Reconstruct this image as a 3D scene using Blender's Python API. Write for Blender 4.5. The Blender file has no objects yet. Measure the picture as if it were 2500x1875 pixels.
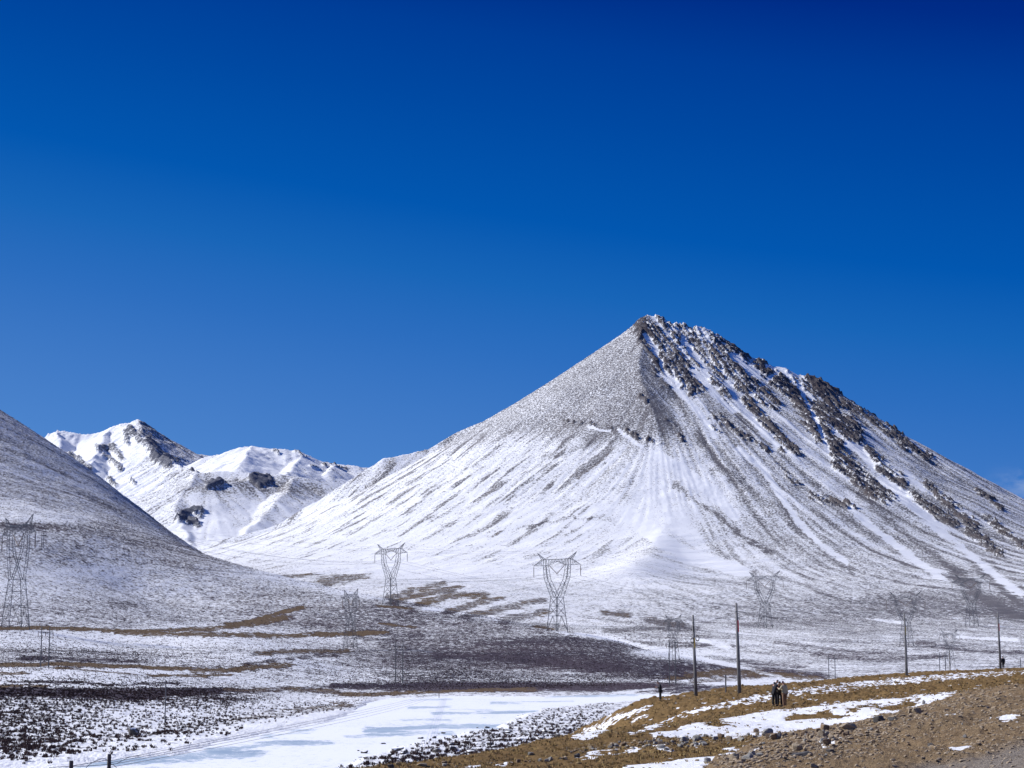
import bpy, bmesh, math, random
import numpy as np
from mathutils import Vector, Matrix

random.seed(7)
RNG = np.random.default_rng(7)
SC = bpy.context.scene
COL = SC.collection
F = 4665.0                      # focal length in photo pixels (photo is 2500 x 1875)
TH = math.atan(652.5 / F)       # the camera looks up a little
CT, ST = math.cos(TH), math.sin(TH)

def P(px, py, D):
    """world point at forward distance D seen at photo pixel (px, py)"""
    u = (px - 1250.0) / F
    v = (937.5 - py) / F
    dy = CT - ST * v
    s = D / dy
    return (u * s, D, (ST + CT * v) * s)

def PX(px, D, z):
    """world x for photo column px at distance D and height z"""
    return (px - 1250.0) / F * (D * CT + z * ST)

def proj(X, Y, Z):
    d = Y * CT + Z * ST
    return 1250.0 + F * X / d, 937.5 - F * (Z * CT - Y * ST) / d

# ------------------------------------------------------------------ noise
_ang = np.random.default_rng(99).uniform(0, 2 * np.pi, 4096)
_GX = np.cos(_ang).astype(np.float32)
_GY = np.sin(_ang).astype(np.float32)

from concurrent.futures import ThreadPoolExecutor
_POOL = ThreadPoolExecutor(4)
def par(fn, *arrs, rows=40):
    """run fn over row blocks of large 2-D arrays on all cores"""
    n = arrs[0].shape[0]
    parts = list(_POOL.map(lambda c: fn(*[a[c:c + rows] for a in arrs]), range(0, n, rows)))
    return np.concatenate(parts, 0)
def pn(x, y, seed=0):
    x = np.asarray(x); y = np.asarray(y)
    if x.ndim == 2 and x.shape[0] > 80 and y.shape == x.shape:
        return par(lambda a, b: _pn(a, b, seed), x, y)
    return _pn(x, y, seed)
def _pn(x, y, seed=0):
    x = np.asarray(x); y = np.asarray(y)
    fx = np.floor(x); fy = np.floor(y)
    ix = fx.astype(np.int32).view(np.uint32); iy = fy.astype(np.int32).view(np.uint32)
    K1, K2, K3 = np.uint32(374761393), np.uint32(668265263), np.uint32(1274126177)
    sd = np.uint32((seed * 974634797) & 0xffffffff); one = np.uint32(1)
    dx = (x - fx).astype(np.float32); dy = (y - fy).astype(np.float32)
    u = dx * dx * dx * (dx * (dx * 6 - 15) + 10)
    v = dy * dy * dy * (dy * (dy * 6 - 15) + 10)
    def g(i, j, ax, ay):
        h = i * K1 + j * K2 + sd
        h = (h ^ (h >> np.uint32(13))) * K3
        h = (h ^ (h >> np.uint32(16))) & np.uint32(4095)
        return _GX[h] * ax + _GY[h] * ay
    a = g(ix, iy, dx, dy); b = g(ix + one, iy, dx - 1, dy)
    c = g(ix, iy + one, dx, dy - 1); d = g(ix + one, iy + one, dx - 1, dy - 1)
    ab = a + u * (b - a); cd = c + u * (d - c)
    return 1.5 * (ab + v * (cd - ab))

def fbm(x, y, o=4, seed=0, gain=0.5):
    t = 0; a = 1.0; f = 1.0; n = 0
    for k in range(o):
        t = t + a * pn(x * f + 17.3 * k, y * f - 9.1 * k, seed + k); n += a * a
        a *= gain; f *= 2.03
    return t / math.sqrt(n)

def ridged(x, y, o=4, seed=0, gain=0.55):
    t = 0; a = 1.0; f = 1.0; n = 0
    for k in range(o):
        t = t + a * (1 - 2.0 * np.abs(pn(x * f + 7.7 * k, y * f + 3.1 * k, seed + k))); n += a
        a *= gain; f *= 2.07
    return t / n

def sst(a, b, x):
    t = np.clip((x - a) / (b - a), 0, 1)
    return t * t * (3 - 2 * t)

def smax(a, b, k):
    h = np.clip(0.5 + 0.5 * (a - b) / k, 0, 1)
    return b + h * (a - b) + k * h * (1 - h)

def subset(fn, x, y, pts, m, out):
    P_ = np.array(pts, float); lo = P_.min(0) - m; hi = P_.max(0) + m
    k = (x > lo[0]) & (x < hi[0]) & (y > lo[1]) & (y < hi[1])
    r = np.full(x.shape, out, np.float32)
    if k.any(): r[k] = fn(x[k].astype(np.float32), y[k].astype(np.float32), pts)
    return r
def poly_sd(x, y, pts):
    """signed distance to a polygon, positive inside"""
    return subset(_poly_sd, x, y, pts, 30, -30)
def line_d(x, y, pts, ky=1.0):
    return subset(lambda a, b, q: _line_d(a, b, q, ky), x, y, pts, 90, 300)
def _poly_sd(x, y, pts):
    n = len(pts); best = np.full(x.shape, 1e9, np.float32); ins = np.zeros(x.shape, bool)
    for i in range(n):
        ax, ay = pts[i]; bx, by = pts[(i + 1) % n]
        ex, ey = bx - ax, by - ay
        t = np.clip(((x - ax) * ex + (y - ay) * ey) / (ex * ex + ey * ey), 0, 1)
        d = (x - ax - t * ex) ** 2 + (y - ay - t * ey) ** 2
        best = np.minimum(best, d)
        if ey != 0:
            c = ((ay > y) != (by > y)) & (x < ex * (y - ay) / ey + ax)
            ins ^= c
    return np.where(ins, 1, -1) * np.sqrt(best)

def _line_d(x, y, pts, ky=1.0):
    best = np.full(x.shape, 1e9, np.float32)
    for i in range(len(pts) - 1):
        ax, ay = pts[i]; bx, by = pts[i + 1]
        ex, ey = bx - ax, (by - ay) * ky
        yy = (y - ay) * ky
        t = np.clip(((x - ax) * ex + yy * ey) / (ex * ex + ey * ey + 1e-9), 0, 1)
        best = np.minimum(best, (x - ax - t * ex) ** 2 + (yy - t * ey) ** 2)
    return np.sqrt(best)

def paint(px, py, pts, base, wbase=0.02):
    """normalised blend of soft elliptical patches (px, py, rx, ry, value)"""
    return par(lambda a, b: _paint(a.astype(np.float32), b.astype(np.float32), pts, base, wbase), px, py)
def _paint(px, py, pts, base, wbase):
    num = np.full(px.shape, base * wbase, np.float32); den = np.full(px.shape, wbase, np.float32)
    for (cx, cy, rx, ry, v) in pts:
        w = np.exp(-(((px - cx) / rx) ** 2 + ((py - cy) / ry) ** 2))
        num += w * v; den += w
    return num / den

class RBF:
    """thin-plate surface through scattered heights"""
    def __init__(self, pts, smooth=1e-4):
        p = np.array(pts, float); self.c = p[:, :2]; n = len(p)
        d = np.sqrt(((self.c[:, None] - self.c[None]) ** 2).sum(-1))
        A = np.zeros((n + 3, n + 3)); A[:n, :n] = self.k(d) + np.eye(n) * smooth
        A[:n, n] = 1; A[:n, n + 1:] = self.c; A[n, :n] = 1; A[n + 1:, :n] = self.c.T
        b = np.zeros(n + 3); b[:n] = p[:, 2]
        self.w = np.linalg.solve(A, b)
    @staticmethod
    def k(r):
        return np.where(r > 1e-9, r * r * np.log(np.maximum(r, 1e-9)), 0)
    def __call__(self, x, y):
        if x.ndim == 2: return par(self.ev, x, y)
        return self.ev(x, y)
    def ev(self, x, y):
        n = len(self.c)
        r = self.w[n] + self.w[n + 1] * x + self.w[n + 2] * y
        for i in range(n):
            d2 = (x - self.c[i, 0]) ** 2 + (y - self.c[i, 1]) ** 2
            r = r + self.w[i] * 0.5 * d2 * np.log(d2 + 1e-12)
        return r

# ------------------------------------------------------------------ object helpers
def grid_mesh(name, X, Y, Z, attrs, mat, smooth=True):
    nr, nc = X.shape
    me = bpy.data.meshes.new(name)
    co = np.stack([X, Y, Z], -1).astype(np.float32).reshape(-1)
    me.vertices.add(nr * nc); me.vertices.foreach_set('co', co)
    idx = np.arange(nr * nc, dtype=np.int32).reshape(nr, nc)
    q = np.stack([idx[:-1, :-1], idx[:-1, 1:], idx[1:, 1:], idx[1:, :-1]], -1).reshape(-1)
    nq = (nr - 1) * (nc - 1)
    me.loops.add(nq * 4); me.loops.foreach_set('vertex_index', q)
    me.polygons.add(nq); me.polygons.foreach_set('loop_start', np.arange(0, nq * 4, 4, dtype=np.int32))
    me.update(calc_edges=True)
    me.polygons.foreach_set('use_smooth', np.full(nq, smooth))
    for k, a in attrs.items():
        at = me.attributes.new(k, 'FLOAT', 'POINT')
        at.data.foreach_set('value', np.asarray(a, np.float32).reshape(-1))
    me.materials.append(mat)
    o = bpy.data.objects.new(name, me); COL.objects.link(o)
    return o

def tri_mesh(name, V, T, mat, attrs=None, smooth=False, parent=None):
    me = bpy.data.meshes.new(name)
    V = np.asarray(V, np.float32); T = np.asarray(T, np.int32)
    me.vertices.add(len(V)); me.vertices.foreach_set('co', V.reshape(-1))
    me.loops.add(T.size); me.loops.foreach_set('vertex_index', T.reshape(-1))
    me.polygons.add(len(T)); me.polygons.foreach_set('loop_start', np.arange(0, T.size, T.shape[1], dtype=np.int32))
    me.update(calc_edges=True)
    me.polygons.foreach_set('use_smooth', np.full(len(T), smooth))
    for k, a in (attrs or {}).items():
        at = me.attributes.new(k, 'FLOAT', 'POINT'); at.data.foreach_set('value', np.asarray(a, np.float32).reshape(-1))
    me.materials.append(mat)
    o = bpy.data.objects.new(name, me); COL.objects.link(o); o.parent = parent
    return o

def tag(o, label=None, cat=None, group=None, kind=None):
    if label: o['label'] = label
    if cat: o['category'] = cat
    if group: o['group'] = group
    if kind: o['kind'] = kind
    return o

def empty(name, loc, rz=0.0):
    o = bpy.data.objects.new(name, None); o.empty_display_size = 0.5
    o.location = loc; o.rotation_euler = (0, 0, rz); COL.objects.link(o)
    return o

def copy_tree(o, parent=None):
    c = o.copy(); COL.objects.link(c); c.parent = parent
    for ch in list(o.children): copy_tree(ch, c)
    return c

class MB:
    """collects bars, tubes, boxes into ONE mesh"""
    def __init__(self): self.v = []; self.f = []
    def ring_tube(self, pts, rads, n=8, cap=True):
        pts = [Vector(p) for p in pts]; base = len(self.v)
        for i, p in enumerate(pts):
            a = pts[max(i - 1, 0)]; b = pts[min(i + 1, len(pts) - 1)]
            t = (b - a).normalized()
            r = Vector((0, 0, 1)) if abs(t.z) < 0.9 else Vector((1, 0, 0))
            s = t.cross(r).normalized(); w = s.cross(t).normalized()
            for k in range(n):
                an = 2 * math.pi * (k + 0.5) / n
                self.v.append(p + (s * math.cos(an) + w * math.sin(an)) * rads[i])
        for i in range(len(pts) - 1):
            for k in range(n):
                k2 = (k + 1) % n
                self.f.append((base + i * n + k, base + i * n + k2, base + (i + 1) * n + k2, base + (i + 1) * n + k))
        if cap:
            self.f.append(tuple(base + k for k in range(n))[::-1])
            self.f.append(tuple(base + (len(pts) - 1) * n + k for k in range(n)))
    def bar(self, a, b, w, n=4): self.ring_tube([a, b], [w * 0.6, w * 0.6], n)
    def box(self, c, sx, sy, sz):
        base = len(self.v); cx, cy, cz = c
        for dz in (-1, 1):
            for dx, dy in ((-1, -1), (1, -1), (1, 1), (-1, 1)):
                self.v.append(Vector((cx + dx * sx / 2, cy + dy * sy / 2, cz + dz * sz / 2)))
        for f in ((3, 2, 1, 0), (4, 5, 6, 7), (0, 1, 5, 4), (1, 2, 6, 5), (2, 3, 7, 6), (3, 0, 4, 7)):
            self.f.append(tuple(base + k for k in f))
    def torus(self, c, R, r, axis_y=True, n=20, m=6, sy=1.0):
        base = len(self.v)
        for i in range(n):
            a = 2 * math.pi * i / n
            for j in range(m):
                b = 2 * math.pi * j / m
                rr = R + r * math.cos(b)
                self.v.append(Vector((c[0] + rr * math.cos(a), c[1] + r * math.sin(b), c[2] + sy * rr * math.sin(a))))
        for i in range(n):
            for j in range(m):
                i2, j2 = (i + 1) % n, (j + 1) % m
                self.f.append((base + i * m + j, base + i2 * m + j, base + i2 * m + j2, base + i * m + j2))
    def build(self, name, mat, parent=None, smooth=False):
        me = bpy.data.meshes.new(name)
        me.from_pydata([tuple(v) for v in self.v], [], self.f); me.update()
        if smooth:
            for p in me.polygons: p.use_smooth = True
        me.materials.append(mat)
        o = bpy.data.objects.new(name, me); COL.objects.link(o); o.parent = parent
        return o

# ------------------------------------------------------------------ materials
class NT:
    def __init__(self, name):
        self.m = bpy.data.materials.new(name); self.m.use_nodes = True
        self.t = self.m.node_tree; self.t.nodes.clear()
        self.out = self.t.nodes.new('ShaderNodeOutputMaterial')
        self.bsdf = self.t.nodes.new('ShaderNodeBsdfPrincipled')
        self.t.links.new(self.bsdf.outputs[0], self.out.inputs[0])
        tc = self.t.nodes.new('ShaderNodeTexCoord'); self.obj = tc.outputs['Object']
    def L(self, a, b): self.t.links.new(a, b)
    def set(self, inp, val):
        i = self.bsdf.inputs[inp]
        if hasattr(val, 'is_linked') or isinstance(val, bpy.types.NodeSocket): self.L(val, i)
        else: i.default_value = val if not isinstance(val, tuple) else (*val[:3], 1)
    def noise(self, scale, detail=4, rough=0.6, vec=None, stretch=None):
        n = self.t.nodes.new('ShaderNodeTexNoise')
        n.inputs['Scale'].default_value = scale; n.inputs['Detail'].default_value = detail
        n.inputs['Roughness'].default_value = rough
        v = vec or self.obj
        if stretch:
            mp = self.t.nodes.new('ShaderNodeMapping'); mp.inputs['Scale'].default_value = stretch
            self.L(v, mp.inputs['Vector']); v = mp.outputs[0]
        self.L(v, n.inputs['Vector'])
        return n.outputs['Fac']
    def voronoi(self, scale):
        n = self.t.nodes.new('ShaderNodeTexVoronoi'); n.inputs['Scale'].default_value = scale
        self.L(self.obj, n.inputs['Vector']); return n.outputs['Distance'], n.outputs['Color']
    def attr(self, name):
        n = self.t.nodes.new('ShaderNodeAttribute'); n.attribute_name = name; return n.outputs['Fac']
    def math(self, op, a, b=None, c=None, clamp=False):
        n = self.t.nodes.new('ShaderNodeMath'); n.operation = op; n.use_clamp = clamp
        for i, x in enumerate((a, b, c)):
            if x is None: continue
            if isinstance(x, (int, float)): n.inputs[i].default_value = x
            else: self.L(x, n.inputs[i])
        return n.outputs[0]
    def remap(self, x, a, b, c=0.0, d=1.0):
        n = self.t.nodes.new('ShaderNodeMapRange'); n.clamp = True
        self.L(x, n.inputs[0])
        for i, q in enumerate((a, b, c, d)): n.inputs[i + 1].default_value = q
        return n.outputs[0]
    def mix(self, f, a, b):
        n = self.t.nodes.new('ShaderNodeMix'); n.data_type = 'RGBA'
        if isinstance(f, (int, float)): n.inputs[0].default_value = f
        else: self.L(f, n.inputs[0])
        for k, x in ((6, a), (7, b)):
            if isinstance(x, tuple): n.inputs[k].default_value = (*x[:3], 1)
            else: self.L(x, n.inputs[k])
        return n.outputs[2]
    def bump(self, h, strength, dist, normal=None):
        n = self.t.nodes.new('ShaderNodeBump'); n.inputs['Strength'].default_value = strength
        n.inputs['Distance'].default_value = dist; self.L(h, n.inputs['Height'])
        if normal: self.L(normal, n.inputs['Normal'])
        return n.outputs[0]

SNOW = (0.86, 0.88, 0.91)

def mat_terrain(name, sp, bump_d, bump_s=0.8, hard=4.5, big=0.012, rockc=((0.044, 0.042, 0.052), (0.125, 0.100, 0.094), (0.095, 0.088, 0.098))):
    """snow lying over scrub, scree, turf or bare rock; attributes on the mesh say how much of each"""
    n = NT(name)
    a = n.noise(sp, 4, 0.62); b = n.noise(sp * 4.1, 3, 0.6)
    u = n.remap(n.math('ADD', n.math('MULTIPLY', a, 0.62), n.math('MULTIPLY', b, 0.38)), 0.36, 0.64)
    s = n.attr('snow')
    sf = n.math('MULTIPLY_ADD', n.math('SUBTRACT', s, u), hard, 0.5, clamp=True)
    v1 = n.remap(n.noise(big, 5, 0.6), 0.35, 0.65)
    scree = n.mix(v1, (0.115, 0.110, 0.124), (0.175, 0.165, 0.172)); scrub = n.mix(v1, (0.046, 0.038, 0.054), (0.078, 0.060, 0.072))
    g = n.mix(n.attr('scrub'), scree, scrub)
    gf = n.math('MULTIPLY_ADD', n.math('SUBTRACT', n.attr('grass'), n.noise(sp * 0.6, 3, 0.6)), 5.0, 0.5, clamp=True)
    g = n.mix(gf, g, n.mix(n.remap(b, 0.3, 0.7), (0.150, 0.102, 0.052), (0.100, 0.068, 0.042)))
    rk = n.mix(n.remap(a, 0.35, 0.65), rockc[0], n.mix(v1, rockc[1], rockc[2]))
    g = n.mix(n.attr('rock'), g, rk)
    sv = n.mix(n.remap(n.noise(big * 4, 3, 0.5), 0.3, 0.7), SNOW, (0.82, 0.84, 0.88))
    n.set('Base Color', n.mix(sf, g, sv)); n.set('Roughness', 0.85)
    n.bsdf.inputs['Specular IOR Level'].default_value = 0.15
    hgt = n.math('ADD', n.math('MULTIPLY', n.math('SUBTRACT', 1.0, sf), 0.7), n.math('MULTIPLY', b, 0.8))
    n.set('Normal', n.bump(hgt, bump_s, bump_d))
    return n.m

def mat_flat(name, c1, c2, scale=3.0, rough=0.8, metal=0.0, bump=0.0, bd=0.02):
    n = NT(name)
    f = n.remap(n.noise(scale, 5, 0.62), 0.3, 0.7)
    n.set('Base Color', n.mix(f, c1, c2)); n.set('Roughness', rough); n.set('Metallic', metal)
    if bump: n.set('Normal', n.bump(n.noise(scale * 2.5, 4, 0.6), bump, bd))
    return n.m

# ================================================================== terrain heights
def rb(a, lnD): return a * 2.2, lnD * 1.1
def ctl(lst):
    out = []
    for px, py, D in lst:
        x, y, z = P(px, py, D); q = rb(x / y, math.log(y)); out.append((q[0], q[1], z / D * 100))
    return out
def ctz(lst):
    out = []
    for px, z, D in lst:
        q = rb((px - 1250) / F, math.log(D)); out.append((q[0], q[1], z / D * 100))
    return out

_g = []
# valley floor, rising towards the mountains
for px in (-900, 300, 900, 1500, 2100, 2700, 3400):
    for D, z in ((2500, 60), (3000, 98), (3700, 143), (4500, 195), (6000, 275), (8000, 360)):
        if px < 300 and D < 4000: continue
        _g.append((px, z, D))
for px in (1650, 2000, 2400, 2800, 3400):
    for D, z in ((150, -13), (300, -13), (450, -13), (600, -12.9), (780, -11.8), (1000, -7), (1400, 5), (1900, 25)):
        _g.append((px, z, D))
# flats left of the river
for px in (-900, -400, 0):
    _g += [(px, -13, 140), (px, -13, 220), (px, -13, 290), (px, -11.3, 350), (px, -6.7, 450), (px, -1.3, 600), (px, 9.3, 760)]
_g += [(340, -13, 140), (340, -13, 300), (340, -12.2, 360), (340, -9.0, 450), (340, -5.0, 600), (340, 1.5, 760)]
for px in (800, 1200):
    _g += [(px, -13, 140), (px, -13, 250), (px, -13, 350), (px, -13, 450), (px, -12.9, 580)]
# left hill
_hill_px = [(-400, 730, 2200), (0, 1024, 2100), (200, 1140, 2000), (340, 1240, 1900), (450, 1322, 1800), (560, 1390, 1700), (640, 1414, 1600),
            (800, 1441, 1500), (960, 1472, 1390), (1100, 1491, 1300), (1250, 1517, 1190), (1390, 1543, 1090), (1550, 1577, 1000),
            (1640, 1603, 930), (1740, 1640, 860)]
_hill = ctl(_hill_px)
_hill += ctl([(0, 1310, 1100), (200, 1300, 1200), (0, 1215, 1420), (-400, 1250, 1200), (340, 1440, 1100), (560, 1480, 1080), (855, 1585, 890), (855, 1640, 720), (1100, 1645, 720), (1390, 1655, 740),
              (1100, 1560, 950), (1390, 1600, 860), (560, 1560, 800), (640, 1600, 720), (1550, 1625, 820), (1640, 1650, 760)])
_hill += ctz([(-900, 560, 2300), (-900, 90, 1200), (0, 190, 2600), (0, 120, 3200), (340, 100, 2400), (340, 100, 3000), (560, 58, 2100), (800, 38, 1800), (800, 46, 2200),
              (960, 28, 1700), (960, 35, 2000), (1100, 20, 1600), (1390, 5, 1350), (1550, 0, 1250), (1740, -8, 1000)])
GROUND = RBF(ctz(_g) + _hill, 2e-4)
def ground_base(X, Y):
    q = rb(X / Y, np.log(Y)); return GROUND(q[0], q[1]) * Y / 100

RIVER = [(-300, 1905), (0, 1868), (150, 1862), (300, 1848), (420, 1832), (560, 1800), (700, 1772), (800, 1752), (870, 1728), (905, 1706), (960, 1699), (1080, 1693), (1300, 1690),
         (1480, 1686), (1640, 1684), (1640, 1700), (1420, 1720), (1330, 1731), (1270, 1752), (1215, 1776), (1150, 1785), (1090, 1800), (1000, 1822), (900, 1845), (800, 1880), (700, 1960), (-300, 1990)]
ICE_Z = -13.35

def ground_height(X, Y, fine=True):
    z = ground_base(X, Y)
    px, py = proj(X, Y, np.minimum(z, -13) if False else np.full(z.shape, -13.0))
    near = (Y < 720)
    w = 10 * fbm(X / 23, Y / 23, 4, 5)
    # picture heights shrink with distance: scale the wobble
    kx = np.clip(300 / Y, 0.3, 1.5)
    sd = np.where(near, poly_sd(px + w * kx, py + 0.5 * w * kx, RIVER), -99)
    z = np.maximum(z, -13.1 + 0.02 * np.clip(-sd, 0, 8))
    # mounds and hummocks on the flats
    flat = sst(900, 300, Y)
    z = z + flat * (0.28 * fbm(X / 6, Y / 6, 4, 11) + 0.10 * np.maximum(fbm(X / 1.3, Y / 1.3, 2, 13), 0))
    z = z + sst(350, 1500, Y) * (1.3 * fbm(X / 60, Y / 60, 4, 21) * sst(250, 900, Y)) + sst(500, 1400, Y) * 0.35 * fbm(X / 7, Y / 7, 3, 25)
    # valley of small swells on the apron
    z = z + sst(1500, 2300, Y) * 3.0 * fbm((X + 0.5 * Y) / 220, (Y - 0.5 * X) / 70, 4, 31)
    z = np.where(near, z - .75 * sst(-4, 12, sd), z)
    return z, sd

# ---------------------------------------------------------------- ground sheet
nc, nr = 1000, 1050
pxs = np.linspace(-620, 3120, nc)
lnD = np.linspace(math.log(135), math.log(2450), nr)
PXG, LD = np.meshgrid(pxs, lnD)
Yg = np.exp(LD); Xg = (PXG - 1250) / F * Yg * CT
Zg, SDR = ground_height(Xg, Yg)
Zg = Zg - 14 * sst(2130, 2240, Yg)
GPX, GPY = proj(Xg, Yg, Zg)

gs = [(60, 1080, 130, 70, .46), (150, 1190, 110, 60, .47), (300, 1290, 110, 50, .42), (450, 1370, 100, 30, .42), (40, 1170, 60, 30, .5), (330, 1330, 60, 15, .32),
      (60, 1245, 70, 22, .66), (165, 1262, 70, 14, .74), (60, 1285, 130, 7, .22), (220, 1297, 60, 8, .3),
      (150, 1345, 200, 35, .50), (400, 1420, 200, 35, .62), (250, 1450, 220, 30, .58), (250, 1395, 120, 10, .72), (560, 1425, 120, 30, .5), (700, 1450, 80, 12, .46),
      (130, 1500, 300, 22, .46), (290, 1475, 40, 8, .25), (640, 1470, 150, 15, .56), (800, 1500, 150, 25, .48), (1000, 1530, 150, 25, .46),
      (200, 1562, 250, 16, .74), (500, 1562, 200, 22, .70), (700, 1572, 150, 22, .70), (870, 1590, 80, 20, .55),
      (60, 1600, 100, 13, .36), (250, 1606, 150, 13, .46), (480, 1612, 100, 15, .58), (600, 1590, 60, 8, .6), (760, 1605, 60, 6, .75),
      (0, 1650, 80, 6, .72), (300, 1640, 100, 4, .8), (420, 1650, 80, 7, .66), (150, 1672, 150, 5, .6), (620, 1656, 120, 10, .66), (480, 1668, 90, 6, .52), (750, 1660, 80, 10, .62),
      (60, 1688, 130, 7, .10), (200, 1693, 120, 8, .10), (300, 1703, 100, 8, .10), (400, 1687, 70, 5, .14), (480, 1690, 70, 7, .2), (560, 1703, 60, 10, .32), (640, 1722, 60, 8, .6),
      (40, 1725, 110, 18, .42), (190, 1722, 120, 12, .50), (440, 1712, 60, 10, .40), (40, 1775, 110, 24, .54), (200, 1765, 120, 20, .66), (330, 1750, 90, 15, .8), (300, 1790, 160, 25, .86), (30, 1828, 70, 16, .60),
      (150, 1850, 200, 12, .92), (400, 1810, 90, 10, .93), (600, 1770, 80, 8, .9), (760, 1745, 70, 8, .86),
      (1060, 1565, 120, 25, .44), (1150, 1540, 150, 14, .50), (1250, 1580, 160, 16, .30), (1330, 1610, 140, 14, .22), (1420, 1590, 90, 15, .34), (1160, 1600, 150, 14, .30), (1000, 1600, 100, 14, .36),
      (1500, 1625, 90, 14, .25), (1600, 1635, 60, 14, .34), (1100, 1625, 120, 12, .42), (1000, 1640, 150, 9, .58), (1200, 1650, 150, 8, .50), (1350, 1645, 80, 8, .5), (1680, 1620, 30, 10, .4),
      (900, 1672, 60, 5, .3), (1100, 1676, 200, 6, .10), (1350, 1676, 200, 6, .08), (1550, 1678, 120, 6, .12), (1700, 1676, 90, 6, .25), (850, 1690, 60, 5, .5),
      (1700, 1600, 100, 8, .9), (1620, 1592, 60, 6, .95), (1830, 1560, 120, 20, .62), (2000, 1600, 200, 25, .60), (2300, 1560, 200, 30, .58), (2300, 1630, 200, 15, .58), (1800, 1640, 100, 8, .55), (1850, 1665, 120, 6, .8),
      (1900, 1500, 200, 25, .50), (2150, 1520, 200, 20, .44), (2450, 1490, 100, 18, .30), (2300, 1480, 150, 18, .36),
      (1000, 1440, 200, 12, .80), (1200, 1440, 150, 30, .84), (1130, 1420, 300, 20, .88), (1450, 1450, 150, 40, .80), (1480, 1520, 80, 15, .62), (1250, 1500, 100, 15, .75), (1600, 1480, 120, 40, .66), (1700, 1520, 100, 20, .56), (700, 1405, 100, 10, .9)]
snow = paint(GPX, GPY, gs, .62)
big = fbm(Xg / 45, Yg / 45, 4, 41); mid = fbm(Xg / 9, Yg / 9, 4, 43)
fall = fbm((Xg + 0.9 * Yg) / 130, (Yg - 0.9 * Xg) / 15, 4, 45)
slope_w = sst(1000, 1500, Yg) * sst(1100, 500, GPX) 
apr = sst(950, 1350, Yg) * sst(1100, 1450, GPX)
asty = .75 * fbm((Xg + 0.16 * Yg) / 17, (Yg - 0.16 * Xg) / 260, 4, 47) + .5 * fbm((Xg + 0.3 * Yg) / 60, (Yg - 0.3 * Xg) / 300, 3, 48)
HILL_P = [(330, 1240), (450, 1322), (560, 1392), (800, 1443), (960, 1474), (1100, 1493), (1250, 1519), (1390, 1545), (1550, 1579), (1640, 1605), (1740, 1642), (1640, 1668), (1000, 1664), (700, 1600), (500, 1490), (300, 1400)]
hillm = sst(-6, 10, poly_sd(GPX, GPY + 6 * big, HILL_P)) * sst(380, 900, GPX)
snow = snow - .085 * hillm + 0.10 * big * sst(250, 500, Yg) + 0.13 * mid * (1 - 0.5 * slope_w) + 0.25 * fall * slope_w + 0.02 * slope_w + 0.22 * asty * apr - .05 * apr
# wind-laid horizontal drifts in the valley
snow = snow + 0.10 * fbm(Xg / 60, Yg / 14, 3, 49) * sst(350, 600, Yg) * sst(1300, 900, Yg)

grass = np.zeros_like(snow)
gn = .30 * fbm(Xg / 6, Yg / 26, 4, 51) + .36 * fbm(Xg / 1.8, Yg / 7, 3, 53) + .16 * big
def gstroke(pts, w, v=1.0, ky=3.0, wob=5.0, field=None):
    d = line_d(GPX, GPY + wob * 0.3 * mid + wob * 0.4 * big, pts, ky) / ky
    return v * sst(.42, .78, np.exp(-.55 * (d / w) ** 2) + gn - .05)
for pts, w, v in [([(-60, 1533), (0, 1533), (150, 1535), (300, 1541), (520, 1536), (620, 1517), (700, 1492), (735, 1483)], 5, .95),
                  ([(300, 1546), (500, 1548), (700, 1552), (860, 1547), (940, 1543)], 6, .95), ([(560, 1528), (640, 1518), (690, 1508)], 8, .8),
                  ([(-40, 1624), (150, 1621), (300, 1627), (430, 1632), (460, 1633)], 5.5, .95), ([(140, 1630), (260, 1640), (330, 1645)], 3, .8), ([(-40, 1645), (40, 1645), (60, 1643)], 4, .9),
                  ([(-40, 1675), (60, 1674), (110, 1675)], 4, .9), ([(360, 1648), (500, 1650), (560, 1648)], 3, .85), ([(480, 1636), (560, 1636), (620, 1630), (700, 1622)], 7, .8),
                  ([(420, 1782), (500, 1768), (600, 1755), (720, 1737), (840, 1722)], 9, .62), ([(240, 1800), (330, 1796), (400, 1790)], 4, .55), ([(60, 1808), (130, 1805)], 4, .5),
                  ([(630, 1594), (750, 1590), (840, 1590)], 6, .7), ([(840, 1696), (960, 1693), (1100, 1686), (1300, 1683)], 5, .75), ([(560, 1685), (700, 1684), (820, 1690)], 6, .6),
                  ([(1650, 1653), (1780, 1640), (1900, 1646), (1980, 1655)], 9, .72), ([(1700, 1664), (1850, 1652)], 6, .6), ([(930, 1523), (1010, 1532)], 3, .7),
                  ([(920, 1478), (1000, 1486)], 3, .8), ([(1310, 1530), (1400, 1545)], 3.5, .85)]:
    s_ = gstroke(pts, w, v); grass = np.maximum(grass, s_ * .9); snow = snow - (0.50 + .2 * sst(-.3, .5, mid)) * s_
# reddish turf ribs of the valley floor behind the hill
RIBS = [([(700, 1405), (780, 1400)], 6, .7), ([(800, 1420), (880, 1402)], 13, .75), ([(950, 1460), (1010, 1440), (1080, 1425)], 6, .75), ([(960, 1470), (1060, 1445), (1120, 1435)], 8, .8),
                  ([(1010, 1482), (1100, 1455), (1180, 1452)], 9, .85), ([(1090, 1495), (1180, 1470), (1220, 1462)], 7, .8), ([(1140, 1505), (1210, 1490), (1320, 1465)], 8, .7), ([(1230, 1515), (1330, 1495)], 9, .7),
                  ([(1475, 1495), (1530, 1500)], 5, .8), ([(1590, 1515), (1660, 1525)], 9, .8), ([(1480, 1540), (1600, 1535), (1700, 1535)], 6, .55), ([(1640, 1582), (1750, 1572)], 5, .5)]
for pts, w, v in RIBS:
    s_ = gstroke(pts, w, v, 2.0, 7.0); grass = np.maximum(grass, s_ * .5); snow = snow - 0.50 * s_
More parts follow.
